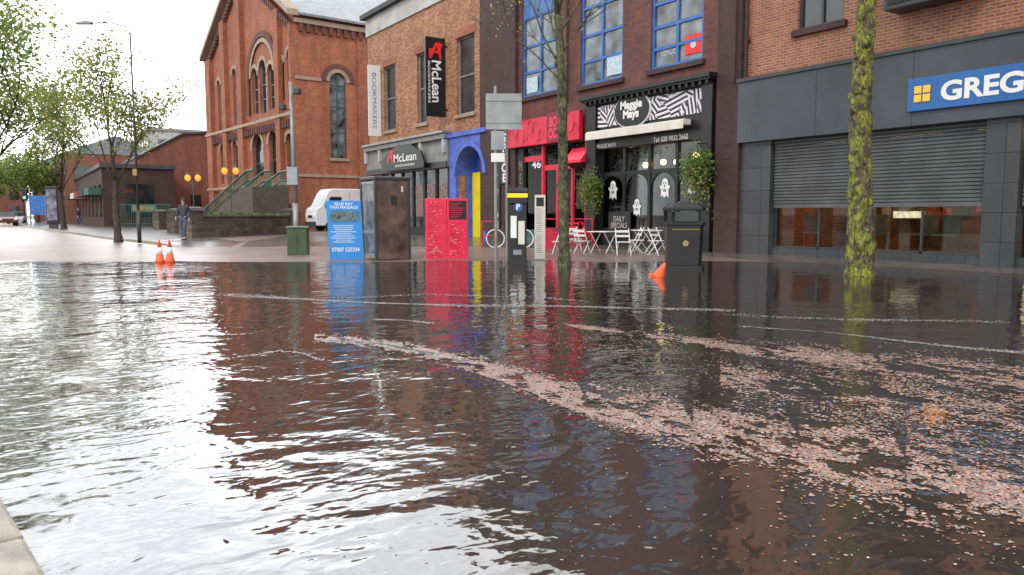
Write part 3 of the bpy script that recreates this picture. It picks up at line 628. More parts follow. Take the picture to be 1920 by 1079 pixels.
m=M(); m.box(e0,e1,YF-.4,YF-.003,4.75,5.0,'mid_grey'); m.box(e0-.05,e1+.05,YF-.5,YF-.003,5.002,5.12,'grey_metal'); m.box(e0,e1,YF-.2,YF-.003,3.42,4.748,'mid_grey')
for t in (0,.2,.45,.72,.97): 
    xx=e0+(e1-e0)*t; m.box(xx,xx+.22,YF-.36,YF-.202,4.1,4.748,'render_grey')
m.box(e0,e1,YF-.26,YF-.203,3.42,3.72,'black')
m.obj("fascia",S,bevel=.01)
EMB=[(-.62,-.5),(-.42,-.5),(.02,.28),(.12,.0),(-.12,-.02),(-.2,-.14),(.2,-.16),(.26,-.5),(.46,-.5),(.36,.1),(.55,.42),(.2,.5),(-.05,.5),(-.3,.12),(-.6,.1)]
r=rect(736,801,768,285,330); cx=(r[0]+r[1])/2+.3; hw=(r[1]-r[0])/2
P=[(cx-hw*1.3,3.5),(cx+hw*1.15,3.5),(cx+hw*1.15,3.75),(cx+hw,4.3),(cx+hw*.4,4.75),(cx-hw*.3,4.8),(cx-hw,4.4),(cx-hw*1.3,3.9)]
M().prism(P,YF-.5,YF-.42,'black').obj("sign_panel",S); text("McLean",S,'white',cx+.25,4.12,hw*1.3,.42,YF-.51,bold=.015); text("BOOKMAKERS",S,'white',cx+.25,3.72,hw*1.1,.11,YF-.51,bold=.01)
M().prism([(cx-hw*.72+a*.62,4.25+b*.62) for a,b in EMB],YF-.515,YF-.505,'logo_red').obj("letter_emblem",S)
m=M(); m.box(sx_0,sx_1,YF-.02,YF+.1,0,.6,'blackmat')
for i in range(8):
    xx=sx_0+(sx_1-sx_0)*i/7; m.box(xx-.08,xx+.08,YF-.06,YF+.12,.602,3.39,'blackmat')
m.obj("frame",S)
for i in range(7):
    xx=sx_0+(sx_1-sx_0)*i/7+.08;x2=sx_0+(sx_1-sx_0)*(i+1)/7-.08; M().box(xx,x2,YF+.02,YF+.03,.6,3.39,'glassd').obj("window",S)
    o=M().box(xx+.15,x2-.15,YF+.005,YF+.015,1.1,2.7,'poster_dim').obj("window_poster",S)
o=T("projecting_sign","tall black bookmaker sign with white lettering projecting from wall","sign",(-32.5,YF-1,6),world=True)
xw=-32.5; zb_,zt_=5.75,9.35
M().box(xw-.06,xw+.06,YF-1.15,YF-.12,zb_,zt_,'black').obj("panel",o,bevel=.01)
for zz in (zb_+.3,zt_-.4): M().box(xw-.03,xw+.03,YF-.13,YF,zz,zz+.08,'black').obj("bracket",o)
def rot_text(s,parent,k,x,y,z,w,h,roll,bold=.02):
    global ORG
    keep=ORG; ORG=Vector((0,0,0)); t=text(s,parent,k,0,0,w,h,0,bold); ORG=keep
    t.matrix_local=Matrix.Translation(Vector((x,y,z))-keep)@Matrix.Rotation(rad(90),4,'Z')@Matrix.Rotation(rad(roll),4,'Y'); return t
rot_text("McLean",o,'white',xw+.066,YF-.6,7.35,1.9,.5,90); rot_text("BOOKMAKERS",o,'white',xw+.066,YF-.98,7.3,1.9,.12,90,.01)
m=M(); m.prismx([(YF-.6+a*.62,8.75+b*.75) for a,b in EMB],xw+.062,xw+.075,'logo_red'); m.obj("letter_emblem",o)
o=T("banner_sign","white vertical banner with faded lettering on brick corner","sign",(-40.0,YF-.3,5),world=True)
xb_=-40.0; M().box(xb_-.03,xb_+.03,YF-.85,YF-.12,5.5,9.3,'white').obj("panel",o,bevel=.01); M().box(xb_-.02,xb_+.02,YF-.12,YF,9.0,9.08,'grey_metal').obj("bracket",o); rot_text("BOOKMAKERS",o,'mid_grey',xb_+.036,YF-.5,7.4,3.0,.24,90,.0)
S=T("arched_doorway","violet blue arched door surround with yellow door","doorway",(dx0,YF,0),world=True)
q0,q1=FX(848,360),FX(917,360)
m=M(); m.wall(q0,q1,0,4.75,YF-.14,YF-.003,[(dx0,dx1,-1,4.25)],'purple'); m.archfill(dx0,dx1,4.25,YF-.14,YF-.003,'purple'); m.archring(dx0,dx1,4.25,.22,YF-.2,YF-.142,'purple'); m.box(q0-.06,q1+.06,YF-.24,YF-.003,4.752,4.95,'purple')
m.box(q0-.02,dx0-.06,YF-.2,YF-.142,0,.5,'purple'); m.box(dx1+.06,q1+.02,YF-.2,YF-.142,0,.5,'purple'); m.obj("surround",S)
m=M(); m.box(dx0-.1,dx0-.002,YF+.0,YF+.9,0,4.3,'purple'); m.box(dx1+.002,dx1+.1,YF,YF+.9,0,4.3,'purple'); m.box(dx0-.1,dx1+.1,YF+.9,YF+1.0,3.05,4.4,'purple'); m.archfill(dx0,dx1,4.25,YF,YF+.89,'purple'); m.box(dx0-.1,dx1+.1,YF,YF+1.0,4.31,4.4,'purple'); m.obj("reveal",S)
m=M(); m.box(dx0,dx1,YF+.74,YF+.81,.12,3.15,'yellow')
dw=dx1-dx0
for z0_,z1_ in ((.35,1.3),(1.5,2.1),(2.25,2.85)):
    for a_,b_ in ((.12,.45),(.55,.88)): m.box(dx0+dw*a_,dx0+dw*b_,YF+.72,YF+.738,z0_,z1_,'yellow')
d_=m.obj("door",S,bevel=.008); M().ball((dx0+dw*.9,YF+.69,1.4),.04,'grey_metal').obj("handle",d_)
# ------------------------------------------------ church
cb=Vector((-53.4,16.9)); ca=rad(4.6)
CH=T("church_hall","orange red brick gabled church hall with arched windows","building",(cb.x,cb.y,0),4.6)
ex=Vector((math.cos(ca),math.sin(ca),0)); ey=Vector((-math.sin(ca),math.cos(ca),0)); P1=Vector((cb.x,cb.y,0))
def chf(u,v,yy=0):
    Q=P1+ey*yy
    d=ray(u,v); t=(Q-Vector((0,0,CAMH))).dot(ey)/d.dot(ey); p=Vector((0,0,CAMH))+d*t; q=p-P1; return q.dot(ex),q.z
def chs(u,v):
    d=ray(u,v); t=(P1-Vector((0,0,CAMH))).dot(ex)/d.dot(ex); p=Vector((0,0,CAMH))+d*t; q=p-P1; return q.dot(ey),q.z
Wd=-chf(392,200)[0]; EV=14.9; AP=20.8; DEP=34
def cr_(u0,u1,um,vt,vb):
    vm=(vt+vb)/2; return chf(u0,vm)[0],chf(u1,vm)[0],chf(um,vb)[1],chf(um,vt)[1]
cw=[cr_(473,484,478,128,215),cr_(487,500,493,112,213),cr_(503,514,508,120,205),cr_(437,445,441,128,235),cr_(409,415,412,150,250),cr_(539,549,544,92,190),cr_(526,533,530,110,190)]
lw=[cr_(474,494,484,252,332),cr_(505,522,513,245,330),cr_(414,424,419,270,345),cr_(438,446,442,262,340),cr_(538,550,544,250,330)]
base_w=[cr_(505,545,525,383,408)]
m=M(); m.wall(-Wd,0,0,EV,0,.5,cw+lw+base_w,'brick_orange')
for W in cw+lw: m.archfill(W[0],W[1],W[3],0.001,.5,'brick_orange')
m.prism([(-Wd,EV),(0,EV),(-Wd/2,AP)],0,.5,'brick_orange')
sw=(chs(619,215)[0],chs(650,215)[0],chs(634,297)[1],chs(634,137)[1])
def sbox(y0,y1,z0,z1,k='brick_orange',x0=-.5,x1=0): m.box(x0,x1,y0,y1,z0,z1,k)
sww=sw[1]-sw[0]
bays=[sw[0]+i*(sww+3.2) for i in range(7)]
y=.502
for b_ in bays:
    sbox(y,b_,0,EV); sbox(b_,b_+sww,0,sw[2]); sbox(b_,b_+sww,sw[3],EV)
    r_=sww/2; yc=b_+r_; zc=sw[3]-r_
    for i in range(10):
        a1=math.pi*i/10;a2=math.pi*(i+1)/10
        p=[(yc-r_*math.cos(a1),zc+r_*math.sin(a1)),(yc-r_*math.cos(a2),zc+r_*math.sin(a2)),(yc-r_*math.cos(a2),sw[3]),(yc-r_*math.cos(a1),sw[3])]
        m.prismx(p,-.499,-.001,'brick_orange')
    y=b_+sww
sbox(y,DEP,0,EV); m.box(-Wd,-Wd+.5,.502,DEP,0,EV,'brick_orange'); m.box(-Wd+.502,-.502,DEP-.5,DEP,0,EV,'brick_orange')
m.obj("wall",CH)
m=M()
for u0,u1 in ((393,402),(423,430),(452,461),(524,532),(552,561)):
    a_,b_=chf(u0,200)[0],chf(u1,200)[0]; b_=min(b_,-.0); zt=EV+(1-abs((a_+b_)/2+Wd/2)/(Wd/2))*(AP-EV)-.8
    m.box(a_,b_,-.35,-.002,0,zt,'brick_orange')
z1_=chf(470,238)[1]; m.box(-Wd-.1,.08,-.42,-.355,z1_,z1_+.22,'stone')
z2_=chf(480,352)[1]; m.box(-Wd-.1,.08,-.42,-.355,z2_,z2_+.2,'stone')
for W in cw+lw: m.archring(W[0],W[1],W[3],.28,-.08,-.003,'stone')
big=cr_(469,518,494,68,215); m.archring(big[0],big[1],big[3],.4,-.16,-.09,'brick_dark'); m.archring(big[0]+.4,big[1]-.4,big[3]-.4,.3,-.14,-.085,'stone')
zr=big[3]-(big[1]-big[0])/2
m.box(big[0]-.4,big[0],-.16,-.09,cw[0][2],zr,'brick_dark'); m.box(big[1],big[1]+.4,-.16,-.09,cw[0][2],zr,'brick_dark')
oc=((big[0]+big[1])/2,AP-2.2); m.disc(oc[0],oc[1],.75,.75,-.08,-.003,'stone'); m.disc(oc[0],oc[1],.5,.5,-.12,-.082,'glassd')
n=26
for s_ in (0,1):
    for i in range(n):
        t=(i+.5)/n; xx=-Wd/2+(Wd/2)*t*(1 if s_ else -1); zz=AP-(AP-EV)*t-.9
        m.box(xx-.13,xx+.13,-.3,-.003,zz-.25,zz+.25,'brick_dark')
for i in range(40):
    xx=-Wd+.3+i*(Wd-.6)/39; m.box(xx-.12,xx+.12,-.3,-.003,z1_-.75,z1_-.25,'brick_dark')
for s_ in (-1,1):
    e=(-Wd/2+s_*(Wd/2+.4)); zz=EV-.22
    m.prism([(-Wd/2,AP+.02),(e,zz+.02),(e,zz+.42),(-Wd/2,AP+.42)],-.6,.2,'stone')
for b_ in bays:
    m.box(.002,.12,b_+sww+.9,b_+sww+1.6,0,EV-1,'brick_orange')
    for i in range(12):
        r_=sww/2; yc=b_+r_; zc=sw[3]-r_; a1=math.pi*i/12;a2=math.pi*(i+1)/12
        for (ri,ro_,k,pr) in ((r_,r_+.3,'stone',.06),(r_+.3,r_+.62,'brick_dark',.11)):
            m.prismx([(yc-ri*math.cos(a1),zc+ri*math.sin(a1)),(yc-ri*math.cos(a2),zc+ri*math.sin(a2)),(yc-ro_*math.cos(a2),zc+ro_*math.sin(a2)),(yc-ro_*math.cos(a1),zc+ro_*math.sin(a1))],.002,pr,k)
for i in range(60):
    yy=.3+i*.56; m.box(.002,.2,yy,yy+.26,EV-1.15,EV-.6,'brick_dark')
m.box(.002,.25,.0,DEP,EV-.6,EV-.3,'stone')
zc_=sw[3]-sww/2; m.box(.002,.08,.0,bays[0]-.62,zc_-.1,zc_+.12,'stone')
m.box(.002,.08,.0,DEP,sw[2]-1.4,sw[2]-1.2,'stone')
m.obj("stone_trim",CH)
for W in cw: window(CH,*W,0,1,3,'grey_metal','glassd',fw=.06,arch=True,off=.2)
for W in lw: window(CH,*W,0,1,2,'green_rail','glassd',fw=.08,arch=True,off=.25)
for W in base_w: window(CH,*W,0,4,1,'green_rail','glassd',fw=.06,off=.2)
for b_ in bays:
    m=M(); n=12; r_=sww/2; yc=b_+r_
    m.prismx([(b_,sw[2]),(b_+sww,sw[2])]+[(yc+r_*math.cos(math.pi*i/n),sw[3]-r_+r_*math.sin(math.pi*i/n)) for i in range(n+1)],-.25,-.22,'glassb'); w_=m.obj("window",CH)
    m=M(); m.box(-.215,-.17,yc-.04,yc+.04,sw[2],sw[3],'green_rail'); m.box(-.215,-.17,b_,b_+.07,sw[2],sw[3]-r_,'green_rail'); m.box(-.215,-.17,b_+sww-.07,b_+sww,sw[2],sw[3]-r_,'green_rail')
    for t in (.3,.6,.85): m.box(-.212,-.175,b_,b_+sww,sw[2]+(sw[3]-sw[2])*t,sw[2]+(sw[3]-sw[2])*t+.07,'green_rail')
    m.obj("frame",w_); M().box(-.15,.12,b_-.12,b_+sww+.12,sw[2]-.2,sw[2]-.003,'stone').obj("sill",w_)
m=M()
for s_ in (-1,1):
    e=-Wd/2+s_*(Wd/2+.5); zz=EV-.3
    m.prism([(-Wd/2,AP+.15),(e,zz+.15),(e,zz+.32),(-Wd/2,AP+.35)],.21,DEP+.3,'slate')
m.obj("roof",CH)
ST=T("entrance_steps","stone entrance stairs with green metal handrails","steps",(cb.x,cb.y,0),4.6)
s0=chf(400,400,-3.2)[0]; s1,zt=chf(495,352,-3.2); zt-=.16; m=M(); ns=18
for i in range(ns):
    a_=s0+(s1-s0)*i/ns; m.box(a_,s1+1.2,-4.4+.001*i,-2.0-.001*i,.16+zt*i/ns,.16+zt*(i+1)/ns,'stepstone')
m.obj("stair_flight",ST)
for yy in (-4.3,-3.2,-2.1):
    m=M(); m.tube([(s0,yy,1.2),(s1,yy,1.2+zt),(s1+1.2,yy,1.2+zt)],.07,'green_rail',6); m.tube([(s0,yy,.6),(s1,yy,.6+zt),(s1+1.2,yy,.6+zt)],.045,'green_rail',6)
    for i in range(44):
        t=i/43; xx=s0+(s1+1.2-s0)*t; zz=.16+zt*min(1,max(0,(xx-s0)/(s1-s0))); m.tube([(xx,yy,zz),(xx,yy,zz+1.05)],.03,'green_rail',5)
    m.obj("handrail",ST)
AN=T("brick_annex","dark red brick annex wall beside the church hall","building",(-84,10.5,0))
m=M(); m.prismx([(0,0),(14,0),(14,10.2),(4.5,9.2),(0,6.6)],-9,0,'brick_far'); m.obj("wall",AN); m=M(); m.prismx([(-.1,6.63),(4.5,9.23),(14,10.23),(14,10.4),(4.4,9.4),(-.1,6.8)],-9.2,.2,'slategrey'); m.obj("roof",AN)
for yy in (2,5,8): M().box(.01,.04,yy,yy+1,1.5,3.2,'glassd').obj("window",AN)
# ------------------------------------------------ background buildings
def bldg(name,label,x0,x1,y0,y1,h,k,rows=2,cols=4,roof='slate',gable=True,frontk='glass'):
    o=T(name,label,"building",(x0,y0,0),world=True)
    wl=M().box(x0,x1,y0,y1,0,h,k).obj("wall",o)
    if gable: M().prismx([(y0-.2,h+.002),((y0+y1)/2,h+2.5),(y1+.2,h+.002)],x0-.1,x1+.1,roof).obj("roof",o)
    else: M().box(x0-.2,x1+.2,y0-.2,y1+.2,h+.002,h+.35,roof).obj("roof",o)
    for r_ in range(rows):
        for c in range(cols):
            w=(x1-x0)/cols; xx=x0+w*(c+.3); zz=1+ (h-1)*r_/rows
            M().box(xx,xx+w*.4,y0-.05,y0-.004,zz,zz+(h/rows)*.55,frontk).obj("window",o)
    for r_ in range(rows):
        n=max(1,int((y1-y0)/4))
        for c in range(n):
            w=(y1-y0)/n; yy=y0+w*(c+.3); zz=1+(h-1)*r_/rows
            M().box(x1+.004,x1+.05,yy,yy+w*.4,zz,zz+(h/rows)*.55,frontk).obj("window",o)
    return o
ds=bldg("dark_shop","low dark fronted shop row with pale awning and signs",-112,-78,7.0,13,5.4,'brick_brown',1,8,'slategrey',False,'glassd')
for i in range(5): M().box(-110+i*6.6,-104.6+i*6.6,5.9,6.95,3.0,3.6,('blackmat','cream','darkred','blackmat','green_rail')[i]).obj("awning",ds)
bldg("brick_shop","two storey brown brick shop behind street trees",-150,-114,6,18,9.0,'brick_far',2,8)
bldg("office_block","grey glazed modern office block behind the roofs",-135,-121,17,29,13.2,'render_grey',4,6,'grey_metal',False,'glassb')
bldg("terrace_house","red brick terrace building at the end of the street",-190,-160,4,14,10,'brick_far',2,6)
bldg("terrace_house","red brick terrace building across the far junction",-230,-205,-14,3,11.5,'brick_far',3,5)
bldg("terrace_house","brown brick terrace building on the near side far down",-200,-150,-28,-14,9.5,'brick_far',2,10)
x,y=gp(73,421,.1); o=T("blue_hoarding","bright blue painted hoarding panel along far pavement","hoarding",(x,y,.16),60)
M().box(-.85,.85,-.03,.03,1.0,3.2,'blue_frame').obj("panel",o,bevel=.01)
for xx in (-.9,.9): M().box(xx-.05,xx+.05,-.06,.1,0,3.3,'grey_metal').obj("post",o)
x,y=gp(101,428,.16); o=T("advertising_totem","tall black advertising totem standing on the pavement","advertisement",(x,y,.16),60)
M().box(-.46,.46,-.14,.14,.3,3.2,'black').obj("frame",o,bevel=.03); M().box(-.3,.3,-.11,.11,0,.3,'dark_metal').obj("base",o); M().box(-.38,.38,-.16,-.142,.6,3.0,'totem').obj("screen",o)
x,y=gp(272,425,.16); o=T("railing_sign","green railings carrying a green board with gold letters","sign",(x,y,.16),62)
m=M()
for i in range(25): m.tube([(-2.2+i*.18,0,0),(-2.2+i*.18,0,2.0)],.025,'green_rail',5)
m.box(-2.25,2.3,-.03,.03,1.9,1.96,'green_rail'); m.box(-2.25,2.3,-.03,.03,.2,.26,'green_rail'); m.obj("railing",o)
M().box(-1.1,1.1,-.08,-.04,1.25,1.95,'green_rail').obj("board",o); text("EMPIRE",o,'gold',0,1.6,1.8,.4,-.09,bold=.02)
def wallseg(p,q,h,label,name="stone_wall"):
    d=Vector(q)-Vector(p); L=d.length; an=math.degrees(math.atan2(d.y,d.x)); o=T(name,label,"wall",(p[0],p[1],.12),an)
    m=M(); m.box(0,L,-.2,.2,0,h,'rubble'); m.obj("wall_body",o)
    m=M(); m.box(-.03,L+.03,-.25,.25,h+.002,h+.1,'rubble'); m.obj("coping",o,bevel=.02); return o,L
A0=gp(362,447,.16); A1=(-41.2,12.6)
wallseg(A0,A1,.95,"low rubble stone boundary wall in front of the church hall")
wallseg(A0,(A0[0]-8,A0[1]+1.0),.9,"low rubble stone wall returning along the pavement")
for (px,py) in (A0,A1,gp(300,430,.16),gp(330,437,.16)):
    o=T("gate_pier","square brick gate pier with stone cap","pier",(px,py,.12),30,group="brick gate piers of the hall")
    M().box(-.33,.33,-.33,.33,0,1.25,'rubble').obj("shaft",o); M().prism([(-.40,1.252),(.40,1.252),(.3,1.38),(0,1.43),(-.3,1.38)],-.40,.40,'stepstone').obj("cap",o)
o=T("hedge","low green shrubs behind the stone wall","shrub",(-41,9.5,.1)); 
m=M(); random.seed(5)
for i in range(2200):
    t=random.random(); c=Vector((A0[0]*(1-t)+A1[0]*t-.8-random.random()*1.2+41,A0[1]*(1-t)+A1[1]*t+.2-9.5,.4+random.random()*.75)); s=.05+random.random()*.06
    a=Vector((random.uniform(-1,1),random.uniform(-1,1),random.uniform(-1,1))).normalized(); b=a.cross(Vector((random.random(),random.random(),1))).normalized()
    m.add([c+a*s,c+b*s,c-a*s,c-b*s],[(0,1,2,3)],'leaf_d' if i%4 else 'leaf_g')
m.obj("foliage",o,recalc=False)
def globelamp(u1,u2,v,d,zb,group="twin globe lamps outside the hall"):
    dv=ray((u1+u2)/2,v); dvn=ray(960,539.5); t=d/ (dv.dot(dvn)/dvn.length) ; p=Vector((0,0,CAMH))+dv*(t)
    o=T("globe_lamp","green post with two glowing amber globe lamps","lamp",(p.x,p.y,zb),57,group=group)
    hw=abs(u2-u1)/2/F*d; h=p.z-zb
    m=M(); m.tube([(0,0,0),(0,0,h-.2)],.04,'green_rail',8); m.tube([(-hw,0,h-.22),(-hw*.6,0,h-.42),(0,0,h-.3),(hw*.6,0,h-.42),(hw,0,h-.22)],.03,'green_rail',6); m.obj("post",o)
    for s in (-1,1):
        M().ball((s*hw,0,h),.19,'globe',1,1,1.2).obj("globe",o,smooth=True); M().lathe([(.13,.2),(.08,.28),(.02,.42)],'green_rail',(s*hw,0,h)).obj("cap",o)
globelamp(352,371,334,52,.16); globelamp(421,442,321,50,.16)
# ------------------------------------------------ lamp posts and poles
x,y=gp(262,456,.1); o=T("street_lamp","tall slim grey street lamp with curved outreach arm","street lamp",(x,y,.1),57)
m=M(); m.tube([(0,0,0),(0,0,1.3)],.075,'dark_metal',10); m.tube([(0,0,1.3),(0,0,8.0)],[.045,.032],'dark_metal',10); m.tube([(0,0,7.9),(-.15,0,8.2),(-.7,0,8.35),(-1.5,0,8.35)],.024,'dark_metal',8); m.obj("column",o,smooth=True)
m=M(); m.prism([(-2.05,8.29),(-1.45,8.29),(-1.4,8.38),(-1.6,8.43),(-2.0,8.36)],-.1,.1,'grey_metal'); m.obj("lamp_head",o,bevel=.02); M().box(-.08,.07,-.14,-.096,2.6,2.85,'gold').obj("warning_plate",o)
x,y=gp(556,455,.1); o=T("camera_pole","grey steel pole carrying two security cameras and boxes","pole",(x,y,.05),57)
m=M(); m.tube([(0,0,0),(0,0,1.6)],.12,'grey_metal',10); m.tube([(0,0,1.6),(-.08,0,6.3)],[.1,.07],'grey_metal',10); m.obj("column",o,smooth=True)
for s in (-1,1):
    m=M(); m.tube([(-.08,0,5.5+.3*s),(-.08+s*.3,0,5.6+.3*s)],.03,'dark_metal',6); m.box(-.08+s*.3-.1,-.08+s*.3+.1,-.3,.12,5.52+.3*s,5.72+.3*s,'dark_metal'); m.obj("security_camera",o,bevel=.02)
m=M().box(-.22,.2,-.34,-.12,2.3,3.0,'signback'); m.obj("control_box",o,bevel=.02)
x,y=gp(930,489,0); o=T("road_sign","grey steel post with the bare back of a road sign","road sign",(x,y,-.05),57)
sc=(x*-.8386+y*.5448)/F
m=M(); m.tube([(0,0,0),(0,0,(403-168)*sc+1.25)],.045,'grey_metal',10); m.tube([(.28,0.1,0),(.28,.1,(403-185)*sc+1.2)],.03,'grey_metal',8); m.obj("post",o)
m=M(); m.box((912-930)*sc,(978-930)*sc,-.07,-.05,(403-247)*sc+1.25,(403-182)*sc+1.25,'signback'); m.box((912-930)*sc,(978-930)*sc,-.085,-.071,(403-236)*sc+1.25,(403-233)*sc+1.25,'grey_metal'); m.box((912-930)*sc,(978-930)*sc,-.085,-.071,(403-196)*sc+1.25,(403-193)*sc+1.25,'grey_metal'); m.obj("sign_plate",o,bevel=.004)
M().box(-.12,.22,-.08,-.05,(403-284)*sc+1.25,(403-250)*sc+1.25,'signback').obj("small_plate",o); M().box(-.12,.22,-.08,-.05,(403-306)*sc+1.25,(403-290)*sc+1.25,'white').obj("small_plate",o)
# ------------------------------------------------ trees
def tree(label,base,h,r,bk,leaves,lsz,lk,seed,fork=.35,spread=.5,lean=(0,0),depth=4,rz=.25,nl=7,wob=.1,extra=None,limb=.45,knobs=0,lr=.36):
    random.seed(seed); o=T("tree",label,"tree",base); m=M(); tips=[]
    th=h*fork; pts=[];rs=[];n=60
    for i in range(n+1):
        t=i/n; z=th*t
        pts.append((lean[0]*t+.06*math.sin(t*5+seed)*t*r*6,lean[1]*t+.05*math.cos(t*4+seed)*r*6*t-0.05*r*6*t,z-.1 if i==0 else z)); rs.append(r*(1-.32*t)*(1+.45*math.exp(-t*18)))
    m.tube(pts,rs,bk,24,wob,seed)
    for _ in range(knobs):
        i=random.randint(5,n-2); a=random.uniform(0,6.283); p=Vector(pts[i]); rr=rs[i]*.85; s=random.uniform(.04,.1)
        m.ball((p.x+math.cos(a)*rr,p.y+math.sin(a)*rr,p.z),s,bk,1,1,random.uniform(1,1.7),8,6)
    def br(p,d,L,rr,dep):
        k=4; P=[Vector(p)];
        for i in range(k):
            d=(d+Vector((random.uniform(-1,1),random.uniform(-1,1),random.uniform(-.6,.9)))*.16).normalized(); P.append(P[-1]+d*L/k)
        m.tube(P,[rr*(1-.55*i/k) for i in range(k+1)],bk,6 if dep<2 else 4)
        if dep>=2: tips.extend(P[1:])
        if dep>=depth: return
        for _ in range(3):
            q=P[random.randint(2,k)]; e=(d+Vector((random.uniform(-1,1),random.uniform(-1,1),random.uniform(-.4,.8)))*spread*1.3).normalized()
            br(q,e,L*random.uniform(.55,.8),rr*.5,dep+1)
    tp=Vector(pts[-1])
    for i in range(nl):
        a=2*math.pi*i/nl+random.random()*.5; st=Vector(pts[-1-(4*(i%4) if i else 0)])
        e=Vector((math.cos(a)*spread,math.sin(a)*spread,random.uniform(.5,1.1))).normalized(); br(st,e,(h-th)*limb*random.uniform(.8,1.1),r*lr,1)
    br(tp,Vector((0,0,1)),(h-th)*limb*1.1,r*.55,1)
    if extra:
        for p,dv,L,rr in extra: br(Vector(p),Vector(dv).normalized(),L,rr,2)
    m.obj("trunk",o,smooth=True)
    c=M(); vs=[];fs=[];mi=[]
    if leaves:
        wts=[.12+random.random()**2.5 for _ in tips]
        sel=random.choices(tips,weights=wts,k=leaves); ks=[c._m(x) for x in lk]
        for i,p in enumerate(sel):
            g=random.gauss; p=p+Vector((g(0,rz),g(0,rz),g(0,rz*.8))); s=lsz*random.uniform(.5,1.2)
            a=Vector((g(0,1),g(0,1),g(0,.6))).normalized(); b=a.cross(Vector((g(0,1),g(0,1),g(0,1)))).normalized()*.6
            j=len(vs); vs+=[p+a*s,p+b*s,p-a*s,p-b*s]; fs.append((j,j+1,j+2,j+3)); mi.append(ks[random.randrange(len(ks))])
        c.v=[tuple(v) for v in vs]; c.f=fs; c.mi=mi; c.obj("crown",o,recalc=False)
    return o
x,y=gp(1612,517,0)
tree("dark knobbly tree trunk patched with green moss in floodwater",(x,y,-.05),11,.225,'bark_moss',4000,.06,['leaf_y','leaf_g'],3,fork=.62,spread=.6,wob=.15,nl=6,lean=(-.1,-.1),limb=.42,knobs=34)
x,y=gp(1059,499,0)
tree("slim street tree with lichen bark and nearly bare branches",(x,y,-.05),10.5,.125,'bark_mid',900,.045,['leaf_y'],11,fork=.55,spread=.5,nl=5,lean=(-.12,-.08),extra=[((-.1,-.05,4.3),(-.7,-.35,.75),1.5,.026),((-.1,0,5.0),(.5,.6,1.1),1.1,.022),((-.1,-.05,4.8),(-.75,-.5,.5),1.2,.018)],limb=.42,knobs=10,wob=.13,lr=.25)
x,y=gp(222,452,.12)
tree("street tree with sparse yellow green autumn leaves",(x,y,.1),8.3,.14,'bark',6000,.08,['leaf_y','leaf_g','leaf_y'],21,fork=.3,spread=.40,rz=.28,nl=6,limb=.42,lr=.25)
x,y=gp(120,431,.12)
tree("bare looking street tree with thin yellowing leaves",(x,y,.1),11.2,.20,'bark',4200,.11,['leaf_y','leaf_g'],32,fork=.26,spread=.46,rz=.42,nl=7,limb=.42,lr=.25)
x,y=gp(-45,445,.12)
tree("dense green leafy tree overhanging the road edge",(x,y,.1),13.5,.26,'bark',24000,.105,['leaf_g','leaf_g','leaf_y'],44,fork=.22,spread=.62,rz=.55,nl=9,limb=.40,lr=.28)
for (xx,yy,hh,sd_) in ((-120,3,11,51),(-150,2,12,52),(-185,-4,12,53),(-135,-12,11,54)):
    tree("distant green street tree beside the far road",(xx,yy,.1),hh,.28,'bark',4500,.24,['leaf_g','leaf_y','leaf_d'],sd_,fork=.25,spread=.6,rz=.6,nl=6,depth=3)
# ------------------------------------------------ street furniture
x,y=gp(720,487,0); x,y=x-.1,y+.1
K=T("phone_kiosk","brown and dark glass telephone kiosk standing in floodwater","phone kiosk",(x,y,-.05))
s_=.47; H=2.15
m=M()
for a_,b_ in ((-s_,-s_),(s_,-s_),(-s_,s_),(s_,s_)): m.box(a_-.04,a_+.04,b_-.04,b_+.04,0,H,'dark_metal')
m.obj("frame",K,bevel=.008); M().box(-s_-.05,s_+.05,-s_-.05,s_+.05,H+.002,H+.1,'dark_metal').obj("roof",K,bevel=.03)
M().box(s_-.02,s_+.02,-s_+.042,s_-.042,.08,H,'rust').obj("side_panel",K); M().box(-s_+.042,s_-.042,s_-.02,s_+.02,.08,H,'rust').obj("side_panel",K)
d_=M().box(-s_+.042,s_-.042,-s_-.01,-s_+.005,.15,H-.02,'kfrost').obj("door",K); m=M()
for zz in (.15,.75,H-.1): m.box(-s_+.042,s_-.042,-s_-.03,-s_-.011,zz,zz+.07,'grey_metal')
m.obj("door_rail",d_)
M().box(-s_-.01,-s_+.01,-s_+.042,s_-.042,.15,H,'kfrost').obj("window",K)
m=M(); m.box(.1,.4,.1,.4,.9,1.7,'grey_metal'); m.box(.0,.08,.15,.35,1.2,1.5,'black'); m.obj("telephone",K)
M().box(s_+.022,s_+.028,-.05,.12,1.5,1.75,'blackmat').obj("notice_sticker",K)
M().box(s_+.022,s_+.028,.25,.3,1.85,2.0,'cream').obj("notice_sticker",K)
x,y=gp(649,487,0)
P=T("advert_banner","bright blue massage advert board standing in floodwater","sign",(x,y,-.03),66)
M().prism([(-.42,.03),(.48,.0),(.42,1.6),(-.5,1.6)],-.03,.0,'blue_poster').obj("panel",P,bevel=.006)
M().prism([(-.42,.03),(.48,.0),(.42,1.6),(-.5,1.6)],.002,.02,'mid_grey').obj("back_panel",P)
m=M(); m.tube([(-.40,.05,0),(-.42,.05,1.6)],.015,'grey_metal',6); m.tube([(.42,.05,0),(.38,.05,1.6)],.015,'grey_metal',6); m.tube([(0,.05,1.2),(0,.5,0)],.015,'grey_metal',6); m.obj("support_frame",P)
text("BLUE RAY\nTHAI MASSAGE",P,'white',-.03,1.47,.74,.17,-.035,bold=.01)
M().box(-.40,.36,-.04,-.032,1.05,1.33,'poster_mix').obj("photo_print",P)
m=M(); random.seed(9)
